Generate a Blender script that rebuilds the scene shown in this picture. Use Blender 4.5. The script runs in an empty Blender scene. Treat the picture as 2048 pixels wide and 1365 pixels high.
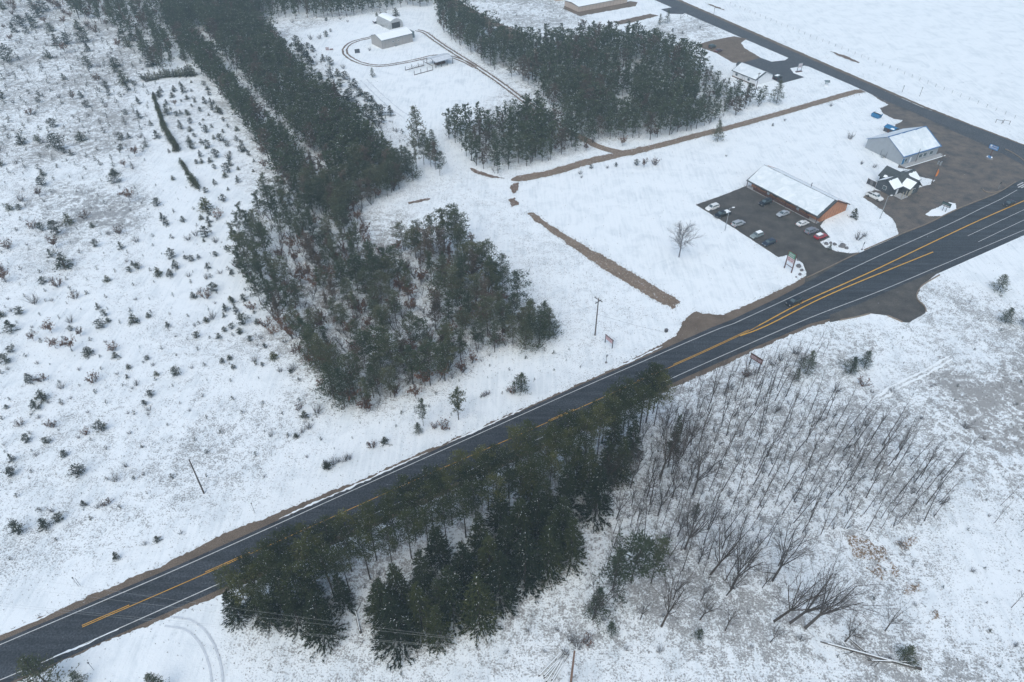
import bpy, bmesh, math, random
import numpy as np
from mathutils import Vector, Matrix, noise
from mathutils.geometry import tessellate_polygon

R = math.radians
SC = bpy.context.scene
COL = SC.collection
rng = np.random.default_rng(7)
random.seed(7)

# ------------------------------------------------------------------ camera, sky, sun, exposure
F_PX, PITCH, CAM_H = 1440.0, R(40.4), 120.0
cam_data = bpy.data.cameras.new('camera')
cam = bpy.data.objects.new('camera', cam_data)
COL.objects.link(cam)
cam.location = (0, 0, CAM_H)
cam.rotation_euler = (math.pi / 2 - PITCH, 0, 0)
cam_data.sensor_width = 36.0
cam_data.lens = 36.0 * F_PX / 2048.0
cam_data.clip_start = 0.5
cam_data.clip_end = 9000.0
SC.camera = cam

SUN_EL, SUN_AZ = 52.0, 200.0
world = bpy.data.worlds.new('World')
SC.world = world
world.use_nodes = True
wn = world.node_tree.nodes
bg = next(n for n in wn if n.type == 'BACKGROUND')
sky = wn.new('ShaderNodeTexSky')
sky.sky_type = 'NISHITA'
sky.sun_disc = False
sky.sun_elevation = R(SUN_EL)
sky.sun_rotation = R(SUN_AZ)
sky.air_density = 1.0
sky.dust_density = 2.0
sky.ozone_density = 0.0
world.node_tree.links.new(sky.outputs[0], bg.inputs[0])
bg.inputs[1].default_value = 0.15

sl = bpy.data.lights.new('sun', 'SUN')
sl.energy = 1.2
sl.angle = R(70)
sl.color = (0.90, 1.0, 0.95)
sun = bpy.data.objects.new('sun', sl)
COL.objects.link(sun)
sun.rotation_euler = (R(90 - SUN_EL), 0, R(180 - SUN_AZ))
sun.location = (0, 0, 600)

SC.view_settings.view_transform = 'Standard'
SC.view_settings.look = 'None'
SC.view_settings.gamma = 1.0
SC.view_settings.use_curve_mapping = False
SC.view_settings.exposure = 0.25
SC.render.engine = 'CYCLES'
SC.cycles.use_denoising = True
SC.cycles.denoiser = 'OPENIMAGEDENOISE'
SC.cycles.denoising_input_passes = 'RGB_ALBEDO_NORMAL'
SC.cycles.denoising_prefilter = 'ACCURATE'
SC.cycles.use_adaptive_sampling = False
SC.cycles.max_bounces = 6
SC.cycles.diffuse_bounces = 3
SC.cycles.volume_bounces = 1
HAZE = 0.00027

# ------------------------------------------------------------------ surveying: photo point -> ground point
CD, SD = math.cos(PITCH), math.sin(PITCH)


def P(px, py, z=0.0):
    x = (px - 1024) / F_PX
    y = -(py - 682.5) / F_PX
    D = (x, CD + y * SD, -SD + y * CD)
    t = (CAM_H - z) / -D[2]
    return np.array([D[0] * t, D[1] * t])


def proj(X, Y, Z=0.0):
    w = Z - CAM_H
    dep = Y * CD - w * SD
    return 1024 + F_PX * X / dep, 682.5 - F_PX * (Y * SD + w * CD) / dep


# ------------------------------------------------------------------ materials
def new_mat(name):
    m = bpy.data.materials.new(name)
    m.use_nodes = True
    nt = m.node_tree
    b = next(n for n in nt.nodes if n.type == 'BSDF_PRINCIPLED')
    return m, nt, b


def node(nt, t, **kw):
    n = nt.nodes.new(t)
    for k, v in kw.items():
        setattr(n, k, v)
    return n


def noise_fac(nt, scale, detail=3.0, rough=0.55, coord='Object', dist=0.0):
    tc = node(nt, 'ShaderNodeTexCoord')
    nz = node(nt, 'ShaderNodeTexNoise')
    nz.inputs['Scale'].default_value = scale
    nz.inputs['Detail'].default_value = detail
    nz.inputs['Roughness'].default_value = rough
    nz.inputs['Distortion'].default_value = dist
    nt.links.new(tc.outputs[coord], nz.inputs['Vector'])
    return nz.outputs['Fac']


def ramp(nt, fac, stops):
    r = node(nt, 'ShaderNodeValToRGB')
    e = r.color_ramp.elements
    while len(e) < len(stops):
        e.new(0.5)
    for q, (p, c) in zip(e, stops):
        q.position = p
        q.color = (*c, 1) if len(c) == 3 else c
    nt.links.new(fac, r.inputs[0])
    return r.outputs[0]


def math_n(nt, op, a, b=None, clamp=False):
    n = node(nt, 'ShaderNodeMath', operation=op, use_clamp=clamp)
    for i, v in enumerate((a, b)):
        if v is None:
            continue
        if isinstance(v, (int, float)):
            n.inputs[i].default_value = v
        else:
            nt.links.new(v, n.inputs[i])
    return n.outputs[0]


def mix_c(nt, fac, a, b):
    n = node(nt, 'ShaderNodeMix', data_type='RGBA')
    for i, v in ((0, fac), (6, a), (7, b)):
        if isinstance(v, (int, float)):
            n.inputs[i].default_value = v
        elif isinstance(v, tuple):
            n.inputs[i].default_value = (*v, 1)
        else:
            nt.links.new(v, n.inputs[i])
    return n.outputs[2]


def simple(name, c, rough=0.7, var=0.25, scale=3.0, metal=0.0, spec=0.4, coord='Object'):
    m, nt, b = new_mat(name)
    f = noise_fac(nt, scale, 4.0, coord=coord)
    lo = tuple(x * (1 - var) for x in c)
    hi = tuple(min(1, x * (1 + var)) for x in c)
    nt.links.new(ramp(nt, f, [(0.3, lo), (0.7, hi)]), b.inputs['Base Color'])
    b.inputs['Roughness'].default_value = rough
    b.inputs['Metallic'].default_value = metal
    b.inputs['Specular IOR Level'].default_value = spec
    return m


SNOW = (0.855, 0.88, 0.882)


def ground_material():
    m, nt, b = new_mat('snow_over_dry_grass')
    at = node(nt, 'ShaderNodeAttribute', attribute_name='grass')
    at2 = node(nt, 'ShaderNodeAttribute', attribute_name='brown')
    fine = noise_fac(nt, 2.9, 3.0, 0.72)
    med = noise_fac(nt, 0.33, 5.0, 0.68, dist=0.6)
    big = noise_fac(nt, 0.045, 4.0, 0.6, dist=0.8)
    clump = noise_fac(nt, 0.85, 4.0, 0.7, dist=0.4)
    # coverage = grass amount, gathered into clumps of a metre or so and looser patches
    cl = math_n(nt, 'MULTIPLY', math_n(nt, 'SUBTRACT', math_n(nt, 'ADD', math_n(nt, 'MULTIPLY', clump, 0.62), math_n(nt, 'MULTIPLY', med, 0.62)), 0.42), 3.4)
    cl = math_n(nt, 'ADD', cl, math_n(nt, 'MULTIPLY', math_n(nt, 'SUBTRACT', big, 0.5), 1.6))
    cov = math_n(nt, 'MULTIPLY', at.outputs['Fac'], math_n(nt, 'MINIMUM', math_n(nt, 'MAXIMUM', cl, 0.18), 1.05))
    thr = math_n(nt, 'SUBTRACT', 0.68, math_n(nt, 'MULTIPLY', cov, 0.50))
    s = math_n(nt, 'SUBTRACT', fine, thr)
    s = math_n(nt, 'MULTIPLY', s, 6.0, clamp=True)
    s = math_n(nt, 'MULTIPLY', s, 0.78)
    gcol = mix_c(nt, at2.outputs['Fac'], (0.165, 0.162, 0.160), (0.185, 0.155, 0.125))
    # gentle drifts in the snow itself
    tc = node(nt, 'ShaderNodeTexCoord')
    mp = node(nt, 'ShaderNodeMapping')
    mp.inputs['Rotation'].default_value = (0, 0, R(-31))
    mp.inputs['Scale'].default_value = (1.25, 0.10, 1)
    nt.links.new(tc.outputs['Object'], mp.inputs['Vector'])
    rw = node(nt, 'ShaderNodeTexNoise')
    rw.inputs['Scale'].default_value = 1.0
    rw.inputs['Detail'].default_value = 4.0
    nt.links.new(mp.outputs[0], rw.inputs['Vector'])
    dr = math_n(nt, 'ADD', math_n(nt, 'MULTIPLY', noise_fac(nt, 0.14, 5.0, 0.65, dist=0.8), 0.6), math_n(nt, 'MULTIPLY', rw.outputs['Fac'], 0.4))
    drift = ramp(nt, dr, [(0.30, (0.64, 0.685, 0.705)), (0.52, (0.83, 0.86, 0.866)), (0.7, SNOW)])
    nt.links.new(mix_c(nt, s, drift, gcol), b.inputs['Base Color'])
    b.inputs['Roughness'].default_value = 0.85
    b.inputs['Specular IOR Level'].default_value = 0.15
    bp = node(nt, 'ShaderNodeBump')
    bp.inputs['Strength'].default_value = 0.55
    bp.inputs['Distance'].default_value = 0.25
    h = math_n(nt, 'ADD', math_n(nt, 'ADD', math_n(nt, 'MULTIPLY', med, 0.8), math_n(nt, 'MULTIPLY', fine, 0.45)), math_n(nt, 'MULTIPLY', rw.outputs['Fac'], 0.5))
    nt.links.new(h, bp.inputs['Height'])
    nt.links.new(bp.outputs[0], b.inputs['Normal'])
    return m


def gravel_material(name, c1, c2, snow=0.0, rough=0.85, spec=0.25, grain=6.0, sscale=1.6, streak=0.0):
    m, nt, b = new_mat(name)
    f = noise_fac(nt, 0.22, 5.0, 0.65)
    g = noise_fac(nt, grain, 2.0, 0.6)
    base = ramp(nt, f, [(0.3, c1), (0.7, c2)])
    gr = ramp(nt, g, [(0.3, (0.4, 0.4, 0.4)), (0.7, (1.6, 1.6, 1.6))])
    mm = node(nt, 'ShaderNodeMix', data_type='RGBA', blend_type='MULTIPLY')
    mm.inputs[0].default_value = 1.0
    nt.links.new(base, mm.inputs[6])
    nt.links.new(gr, mm.inputs[7])
    out = mm.outputs[2]
    if streak > 0:  # wheel paths along the road and grey slush film
        tc = node(nt, 'ShaderNodeTexCoord')
        mp = node(nt, 'ShaderNodeMapping')
        mp.inputs['Rotation'].default_value = (0, 0, R(-30.5))
        mp.inputs['Scale'].default_value = (0.015, 0.9, 1)
        nt.links.new(tc.outputs['Object'], mp.inputs['Vector'])
        rw = node(nt, 'ShaderNodeTexNoise')
        rw.inputs['Scale'].default_value = 1.0
        rw.inputs['Detail'].default_value = 3.0
        nt.links.new(mp.outputs[0], rw.inputs['Vector'])
        st = ramp(nt, rw.outputs['Fac'], [(0.35, (0.72, 0.72, 0.72)), (0.65, (1.0 + streak, 1.0 + streak, 1.0 + streak))])
        m3 = node(nt, 'ShaderNodeMix', data_type='RGBA', blend_type='MULTIPLY')
        m3.inputs[0].default_value = 1.0
        nt.links.new(out, m3.inputs[6])
        nt.links.new(st, m3.inputs[7])
        out = m3.outputs[2]
    if snow > 0:
        sn = noise_fac(nt, sscale, 4.0, 0.75)
        sf = math_n(nt, 'MULTIPLY', math_n(nt, 'SUBTRACT', sn, 0.70 - snow * 0.25), 9.0, clamp=True)
        out = mix_c(nt, sf, out, (0.75, 0.77, 0.79))
    nt.links.new(out, b.inputs['Base Color'])
    b.inputs['Roughness'].default_value = rough
    b.inputs['Specular IOR Level'].default_value = spec
    bp = node(nt, 'ShaderNodeBump')
    bp.inputs['Strength'].default_value = 0.4
    bp.inputs['Distance'].default_value = 0.05
    nt.links.new(g, bp.inputs['Height'])
    nt.links.new(bp.outputs[0], b.inputs['Normal'])
    return m


def foliage_material(name, dark, mid, light):
    m, nt, b = new_mat(name)
    at = node(nt, 'ShaderNodeAttribute', attribute_name='tint')
    oi = node(nt, 'ShaderNodeObjectInfo')
    v = math_n(nt, 'ADD', math_n(nt, 'MULTIPLY', at.outputs['Fac'], 0.5), math_n(nt, 'MULTIPLY', oi.outputs['Random'], 0.5))
    nt.links.new(ramp(nt, v, [(0.12, dark), (0.5, mid), (0.9, light)]), b.inputs['Base Color'])
    b.inputs['Roughness'].default_value = 0.7
    b.inputs['Specular IOR Level'].default_value = 0.2
    return m


M = {}
M['ground'] = ground_material()
M['snow'] = simple('snow', SNOW, 0.85, 0.03, 0.8, spec=0.15)
def thin_snow_material():
    m, nt, b = new_mat('thin_snow')
    f = noise_fac(nt, 0.28, 4.0, 0.6, dist=1.2)
    g = noise_fac(nt, 2.2, 3.0, 0.6)
    v = math_n(nt, 'ADD', math_n(nt, 'MULTIPLY', f, 0.8), math_n(nt, 'MULTIPLY', g, 0.25))
    nt.links.new(ramp(nt, v, [(0.32, (0.56, 0.62, 0.645)), (0.52, (0.68, 0.725, 0.745)), (0.70, (0.80, 0.83, 0.84))]), b.inputs['Base Color'])
    b.inputs['Roughness'].default_value = 0.8
    b.inputs['Specular IOR Level'].default_value = 0.2
    return m


M['thin_snow'] = thin_snow_material()
M['asphalt'] = gravel_material('wet_asphalt', (0.033, 0.038, 0.045), (0.055, 0.061, 0.070), 0.03, 0.7, 0.25, 3.0, 2.5, 0.22)
M['old_asphalt'] = gravel_material('grey_asphalt', (0.052, 0.056, 0.062), (0.078, 0.082, 0.090), 0.0, 0.7, 0.25, 2.0)
M['gravel'] = gravel_material('brown_gravel', (0.115, 0.085, 0.062), (0.185, 0.140, 0.105), 0.22)
M['lot'] = gravel_material('dark_lot_gravel', (0.048, 0.046, 0.044), (0.112, 0.100, 0.088), 0.16, 0.8, 0.2)
M['lot2'] = gravel_material('grey_brown_gravel', (0.060, 0.060, 0.062), (0.185, 0.150, 0.120), 0.16, 0.8, 0.2)
M['dirt'] = gravel_material('brown_dirt', (0.170, 0.122, 0.086), (0.240, 0.178, 0.130), 0.45)
M['rut'] = gravel_material('rut_dirt', (0.130, 0.085, 0.060), (0.19, 0.13, 0.095), 0.5)
M['faint'] = simple('packed_snow', (0.60, 0.63, 0.66), 0.8, 0.12, 1.0)
M['leaves'] = gravel_material('fallen_leaves', (0.150, 0.105, 0.065), (0.250, 0.175, 0.110), 0.95, 0.9, 0.15, 3.0, 2.6)
M['white_line'] = simple('white_paint', (0.62, 0.62, 0.60), 0.6, 0.2, 1.5)
M['yellow_line'] = simple('yellow_paint', (0.60, 0.32, 0.045), 0.6, 0.2, 1.5)
M['kerb'] = simple('tan_kerb', (0.21, 0.165, 0.125), 0.8, 0.2, 1.0)
M['needle'] = foliage_material('pine_needles', (0.013, 0.020, 0.007), (0.040, 0.051, 0.015), (0.110, 0.110, 0.032))
M['spruce'] = foliage_material('spruce_needles', (0.007, 0.013, 0.005), (0.018, 0.027, 0.008), (0.058, 0.064, 0.017))
M['wood_needle'] = foliage_material('woods_needles', (0.024, 0.040, 0.022), (0.056, 0.072, 0.036), (0.115, 0.112, 0.058))
M['brown_needle'] = foliage_material('browned_needles', (0.050, 0.038, 0.028), (0.092, 0.070, 0.050), (0.15, 0.115, 0.085))
M['young'] = foliage_material('young_needles', (0.018, 0.027, 0.018), (0.036, 0.048, 0.030), (0.070, 0.080, 0.050))
M['rust'] = foliage_material('rusty_oak_leaves', (0.060, 0.030, 0.020), (0.120, 0.058, 0.036), (0.19, 0.10, 0.06))
M['bark'] = simple('dark_bark', (0.066, 0.053, 0.044), 0.9, 0.35, 1.2, spec=0.1)
M['grey_bark'] = simple('grey_bark', (0.082, 0.072, 0.066), 0.9, 0.35, 1.2, spec=0.1)
M['pale_bark'] = simple('pale_bark', (0.20, 0.195, 0.20), 0.9, 0.3, 1.2, spec=0.1)
M['twig'] = simple('brown_twigs', (0.086, 0.076, 0.071), 0.9, 0.35, 1.2, spec=0.1)
M['dry'] = simple('dry_grass', (0.145, 0.125, 0.105), 0.9, 0.4, 0.6, spec=0.1)
M['pole'] = simple('pole_wood', (0.095, 0.082, 0.074), 0.85, 0.3, 2.0)
M['pole_brown'] = simple('brown_pole_wood', (0.15, 0.085, 0.055), 0.85, 0.4, 1.2)
M['metal'] = simple('grey_metal', (0.33, 0.35, 0.36), 0.45, 0.1, 2.0, metal=0.6)
M['dark_metal'] = simple('dark_metal', (0.04, 0.042, 0.046), 0.5, 0.2, 2.0)
M['glass'] = simple('dark_glass', (0.085, 0.115, 0.125), 0.08, 0.1, 1.0, spec=0.6)  # base colour lifted to stand in for sky reflected in the panes
M['tyre'] = simple('tyre_rubber', (0.016, 0.016, 0.017), 0.85, 0.2, 3.0)
M['red_lamp'] = simple('red_lamp', (0.32, 0.02, 0.02), 0.3, 0.1)
M['lamp'] = simple('clear_lamp', (0.75, 0.76, 0.76), 0.2, 0.05)
M['brown_wall'] = simple('brown_siding', (0.42, 0.19, 0.10), 0.85, 0.22, 1.4)
M['dark_brown'] = simple('dark_brown_wood', (0.085, 0.042, 0.034), 0.85, 0.25, 1.5)
M['roof_grey'] = simple('dark_roofing', (0.055, 0.065, 0.068), 0.8, 0.2, 1.0)
M['roof_blue'] = simple('blue_roofing', (0.055, 0.155, 0.32), 0.5, 0.2, 1.0)
M['blue_paint'] = simple('blue_paint', (0.018, 0.15, 0.31), 0.5, 0.3, 1.5)
M['barn_wall'] = simple('grey_blue_cladding', (0.30, 0.325, 0.35), 0.6, 0.07, 0.8)
M['shed_wall'] = simple('beige_grey_cladding', (0.34, 0.325, 0.31), 0.7, 0.07, 0.8)
M['beige'] = simple('beige_panel', (0.48, 0.39, 0.33), 0.7, 0.08, 0.8)
M['beige_trim'] = simple('brown_trim', (0.26, 0.21, 0.18), 0.7, 0.1, 1.0)
M['white_wall'] = simple('white_siding', (0.70, 0.71, 0.72), 0.7, 0.06, 0.8)
M['cream_wall'] = simple('cream_wall', (0.36, 0.33, 0.27), 0.8, 0.15, 1.0)
M['dark_wall'] = simple('slate_siding', (0.062, 0.070, 0.080), 0.8, 0.2, 1.0)
M['door_white'] = simple('white_door', (0.66, 0.68, 0.70), 0.5, 0.05, 1.0)
M['quonset'] = simple('ribbed_steel', (0.46, 0.47, 0.47), 0.5, 0.08, 1.0, metal=0.3)
M['lean_green'] = simple('green_grey_siding', (0.14, 0.18, 0.19), 0.7, 0.12, 1.0)
M['concrete'] = simple('concrete', (0.36, 0.36, 0.36), 0.85, 0.15, 1.5)
M['sign_red'] = simple('red_sign_face', (0.34, 0.085, 0.09), 0.6, 0.35, 2.2)
M['sign_pale'] = simple('pale_sign_face', (0.52, 0.46, 0.48), 0.6, 0.15, 2.0)
M['sign_green'] = simple('green_sign_face', (0.07, 0.24, 0.15), 0.6, 0.45, 2.5)
M['sign_dkgreen'] = simple('dark_green_sign_face', (0.022, 0.06, 0.055), 0.6, 0.2, 1.5)
M['sign_brown'] = simple('red_brown_sign_face', (0.15, 0.05, 0.038), 0.6, 0.3, 2.0)
M['sign_blue'] = simple('blue_sign_face', (0.08, 0.22, 0.45), 0.6, 0.25, 1.5)
M['sign_back'] = simple('sign_post_red_brown', (0.10, 0.045, 0.036), 0.8, 0.2, 1.5)
M['orange'] = simple('orange_cloth', (0.62, 0.20, 0.05), 0.8, 0.25, 1.5)
M['pallet'] = simple('red_brown_boards', (0.19, 0.075, 0.055), 0.85, 0.3, 1.5)
M['stone'] = simple('grey_stone', (0.15, 0.145, 0.15), 0.85, 0.3, 1.2)


# ------------------------------------------------------------------ mesh helpers
class MB:
    def __init__(s):
        s.v, s.f, s.m = [], [], []

    def face(s, pts, mi=0):
        k = len(s.v)
        s.v += [tuple(p) for p in pts]
        s.f.append(tuple(range(k, k + len(pts))))
        s.m.append(mi)

    def box(s, c, d, rz=0.0, mi=0, taper=1.0):
        k = len(s.v)
        cx, cy, cz = c
        a, b = math.cos(rz), math.sin(rz)
        for sz in (-1, 1):
            t = taper if sz > 0 else 1.0
            for sx, sy in ((-1, -1), (1, -1), (1, 1), (-1, 1)):
                x, y = sx * d[0] / 2 * t, sy * d[1] / 2 * t
                s.v.append((cx + a * x - b * y, cy + b * x + a * y, cz + sz * d[2] / 2))
        for q in ((3, 2, 1, 0), (4, 5, 6, 7), (0, 1, 5, 4), (1, 2, 6, 5), (2, 3, 7, 6), (3, 0, 4, 7)):
            s.f.append(tuple(k + i for i in q))
            s.m.append(mi)
        return s

    def tube(s, p0, p1, r0, r1=None, n=6, mi=0, caps=True):
        r1 = r0 if r1 is None else r1
        p0, p1 = Vector(p0), Vector(p1)
        d = (p1 - p0).normalized()
        u = d.orthogonal().normalized()
        w = d.cross(u)
        k = len(s.v)
        for p, r in ((p0, r0), (p1, r1)):
            for i in range(n):
                a = 2 * math.pi * i / n
                s.v.append(tuple(p + (u * math.cos(a) + w * math.sin(a)) * r))
        for i in range(n):
            j = (i + 1) % n
            s.f.append((k + i, k + j, k + n + j, k + n + i))
            s.m.append(mi)
        if caps:
            s.f.append(tuple(k + i for i in reversed(range(n))))
            s.m.append(mi)
            s.f.append(tuple(k + n + i for i in range(n)))
            s.m.append(mi)
        return s

    def loft(s, rings, mi=0, caps=True):
        k = len(s.v)
        n = len(rings[0])
        for r in rings:
            s.v += [tuple(p) for p in r]
        for a in range(len(rings) - 1):
            for i in range(n):
                j = (i + 1) % n
                s.f.append((k + a * n + i, k + a * n + j, k + (a + 1) * n + j, k + (a + 1) * n + i))
                s.m.append(mi)
        if caps:
            s.f.append(tuple(k + i for i in reversed(range(n))))
            s.m.append(mi)
            s.f.append(tuple(k + (len(rings) - 1) * n + i for i in range(n)))
            s.m.append(mi)
        return s

    def mesh(s, name, mats, bevel=0.0):
        me = bpy.data.meshes.new(name)
        me.from_pydata(s.v, [], s.f)
        for mm in mats if isinstance(mats, (list, tuple)) else [mats]:
            me.materials.append(mm)
        me.polygons.foreach_set('material_index', s.m)
        bm = bmesh.new()
        bm.from_mesh(me)
        if bevel > 0:
            bmesh.ops.bevel(bm, geom=bm.edges[:], offset=bevel, segments=1, affect='EDGES', clamp_overlap=True)
        bmesh.ops.recalc_face_normals(bm, faces=bm.faces[:])
        bm.to_mesh(me)
        bm.free()
        me.update()
        return me

    def build(s, name, mats, parent=None, loc=None, rz=0.0, bevel=0.0):
        return link(name, s.mesh(name, mats, bevel), parent, loc, rz)


def link(name, me, parent=None, loc=None, rz=0.0):
    o = bpy.data.objects.new(name, me)
    COL.objects.link(o)
    if parent is not None:
        o.parent = parent
    if loc is not None:
        o.location = loc
    o.rotation_euler = (0, 0, rz)
    return o


def tag(o, label, cat, group=None):
    o['label'] = label
    o['category'] = cat
    if group:
        o['group'] = group
    return o


def thing(name, label, cat, loc, rz=0.0, group=None):
    o = bpy.data.objects.new(name, None)
    COL.objects.link(o)
    o.location = (loc[0], loc[1], loc[2] if len(loc) > 2 else 0.0)
    o.rotation_euler = (0, 0, rz)
    o.empty_display_size = 0.5
    return tag(o, label, cat, group)


def tri_mesh(name, V, MI, T, mats):
    """V: (n,3,3) loose triangles, MI material index per triangle, T tint per triangle."""
    n = len(V)
    me = bpy.data.meshes.new(name)
    me.vertices.add(n * 3)
    me.vertices.foreach_set('co', V.reshape(-1).astype(np.float32))
    me.loops.add(n * 3)
    me.loops.foreach_set('vertex_index', np.arange(n * 3, dtype=np.int32))
    me.polygons.add(n)
    me.polygons.foreach_set('loop_start', np.arange(0, n * 3, 3, dtype=np.int32))
    me.polygons.foreach_set('material_index', MI.astype(np.int32))
    at = me.attributes.new('tint', 'FLOAT', 'FACE')
    at.data.foreach_set('value', T.astype(np.float32))
    for mm in mats:
        me.materials.append(mm)
    me.update()
    me.validate()
    return me


# ------------------------------------------------------------------ ground sheet with its cover map
def pip(px, py, poly):
    inside = np.zeros(px.shape, bool)
    n = len(poly)
    for i in range(n):
        x1, y1 = poly[i]
        x2, y2 = poly[(i + 1) % n]
        c = ((y1 > py) != (y2 > py))
        with np.errstate(divide='ignore', invalid='ignore'):
            xi = (x2 - x1) * (py - y1) / (y2 - y1 + 1e-12) + x1
        inside ^= c & (px < xi)
    return inside


STEP = 2.5
gx = np.arange(-430, 430.1, STEP)
gy = np.arange(20, 640.1, STEP)
GX, GY = np.meshgrid(gx, gy)
GPX, GPY = proj(GX, GY)
COVER = np.full(GX.shape, 0.30)
BROWN = np.full(GX.shape, 0.15)
ZONES = [  # outline in photo points, cover, brown
    ([(-900, -300), (330, -300), (340, 60), (440, 240), (420, 380), (470, 460), (560, 680), (640, 900), (300, 1090), (-900, 1500)], 0.50, 0.15),
    ([(-900, -300), (330, -300), (350, 90), (250, 190), (280, 280), (150, 330), (-900, 330)], 0.82, 0.35),
    ([(60, 380), (150, 365), (290, 390), (320, 450), (200, 490), (60, 450)], 0.90, 0.05),
    ([(300, 300), (480, 300), (520, 640), (560, 700), (300, 600)], 0.22, 0.1),
    ([(0, 560), (200, 590), (330, 700), (150, 780), (0, 760)], 0.25, 0.1),
    ([(430, 800), (560, 770), (620, 860), (520, 1000), (330, 1000), (360, 860)], 0.62, 0.15),
    ([(240, 960), (330, 980), (300, 1080), (150, 1060)], 0.6, 0.2),
    ([(430, 740), (520, 720), (560, 740), (550, 790), (470, 795)], 0.02, 0.0),
    ([(700, 340), (960, 345), (1050, 420), (1360, 620), (1340, 680), (1150, 770), (1120, 700), (1100, 600), (900, 400), (740, 400)], 0.42, 0.2),
    ([(1040, 370), (1300, 310), (1740, 190), (1730, 390), (1490, 370), (1390, 410), (1600, 560), (1380, 625)], 0.10, 0.1),
    ([(470, 60), (760, 20), (1040, 200), (900, 270), (800, 260), (560, 110)], 0.06, 0.1),
    ([(560, 110), (640, 110), (830, 270), (800, 320), (690, 240)], 0.55, 0.2),
    ([(470, 40), (760, 14), (790, 24), (600, 62), (530, 96)], 0.7, 0.4),
    ([(880, -20), (1120, -20), (1190, 60), (1130, 80), (1050, 70)], 0.80, 0.1),
    ([(1270, 60), (1400, 22), (1470, 66), (1390, 90), (1330, 80)], 0.75, 0.2),
    ([(1340, -60), (2300, -60), (2300, 330), (1960, 250)], 0.05, 0.1),
    ([(1290, 700), (1500, 745), (1300, 830), (1180, 1180), (1100, 1280), (420, 1280), (520, 1200)], 0.75, 0.6),
    ([(1330, 800), (1450, 745), (1660, 660), (1840, 640), (2300, 560), (2300, 1500), (1060, 1500), (1120, 1270), (1250, 1000)], 0.72, 0.35),
    ([(1870, 740), (2100, 700), (2300, 760), (2300, 930), (1980, 950), (1880, 860)], 1.05, 0.55),
    ([(1760, 560), (1900, 530), (2060, 640), (2000, 760), (1800, 720)], 0.62, 0.35),
    ([(1860, 540), (2300, 430), (2300, 560), (2040, 560), (1940, 570)], 0.08, 0.1),
    ([(1700, 760), (1880, 700), (1890, 730), (1720, 800)], 0.25, 0.2),
    ([(1860, 1000), (2300, 960), (2300, 1300), (1880, 1280)], 0.40, 0.3),
    ([(420, 1290), (1100, 1290), (1500, 1330), (1500, 1500), (420, 1500)], 0.55, 0.5),
    ([(60, 1350), (230, 1270), (430, 1210), (460, 1290), (440, 1500), (60, 1500)], 0.14, 0.2),
    ([(-200, 1370), (0, 1262), (450, 1060), (860, 893), (1200, 745), (1350, 665), (1330, 650), (1170, 735), (840, 870), (430, 1030), (0, 1225), (-200, 1320)], 0.16, 0.3),
    ([(480, 640), (760, 400), (1000, 560), (1110, 660), (720, 830), (640, 830)], 0.75, 0.6),
    ([(330, -60), (520, -60), (700, 250), (800, 380), (700, 420), (500, 400), (420, 180)], 0.7, 0.5),
    ([(880, 60), (1100, 60), (1400, 140), (1560, 200), (1200, 290), (1000, 350), (880, 270), (1000, 180)], 0.65, 0.4),
]
WX = 9 * np.sin(GX * 0.11 + 1.3 * np.sin(GY * 0.07)) + 7 * np.sin(GY * 0.19 + 2 * np.sin(GX * 0.13) + 1) + 5 * np.sin(GX * 0.37 + GY * 0.29)
WY = 8 * np.sin(GY * 0.10 + 1.7 * np.sin(GX * 0.06) + 2) + 6 * np.sin(GX * 0.21 + 2 * np.sin(GY * 0.12)) + 5 * np.sin(GX * 0.33 - GY * 0.31)
WS = 150 / np.sqrt(GX ** 2 + GY ** 2 + 9000)
for poly, cv, br in ZONES:
    k = pip(GPX + WX * WS, GPY + WY * WS, poly) & (GPY > -400)
    COVER[k] = cv
    BROWN[k] = br


def blur(a, n=2):
    for _ in range(n):
        p = np.pad(a, 1, mode='edge')
        a = (p[:-2, 1:-1] + p[2:, 1:-1] + p[1:-1, :-2] + p[1:-1, 2:] + 2 * p[1:-1, 1:-1]) / 6
    return a


COVER = blur(COVER, 9)
BROWN = blur(BROWN, 5)


def cover_at(x, y):
    i = int(round((y - 20) / STEP))
    j = int(round((x + 430) / STEP))
    if 0 <= i < COVER.shape[0] and 0 <= j < COVER.shape[1]:
        return COVER[i, j]
    return 0.3


def build_ground():
    ax = np.concatenate([[-2500, -1200, -700, -520], gx, [520, 700, 1200, 2500]])
    ay = np.concatenate([[-1500, -500, -150, -40], gy, [760, 1000, 1500, 2500]])
    X, Y = np.meshgrid(ax, ay)
    ny, nx = X.shape
    V = np.stack([X, Y, np.zeros_like(X)], -1).reshape(-1, 3)
    idx = np.arange(nx * ny).reshape(ny, nx)
    Fq = np.stack([idx[:-1, :-1], idx[:-1, 1:], idx[1:, 1:], idx[1:, :-1]], -1).reshape(-1, 4)
    me = bpy.data.meshes.new('ground')
    me.vertices.add(len(V))
    me.vertices.foreach_set('co', V.reshape(-1).astype(np.float32))
    me.loops.add(Fq.size)
    me.loops.foreach_set('vertex_index', Fq.reshape(-1).astype(np.int32))
    me.polygons.add(len(Fq))
    me.polygons.foreach_set('loop_start', np.arange(0, Fq.size, 4, dtype=np.int32))
    for nm, arr, dflt in (('grass', COVER, 0.35), ('brown', BROWN, 0.2)):
        a = np.pad(arr, 4, mode='edge')
        at = me.attributes.new(nm, 'FLOAT', 'POINT')
        at.data.foreach_set('value', a.reshape(-1).astype(np.float32))
    me.materials.append(M['ground'])
    me.update()
    o = link('ground', me)
    o['kind'] = 'structure'
    return o


build_ground()

_z = [0.0]


def next_z():
    _z[0] += 0.004
    return _z[0]


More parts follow.
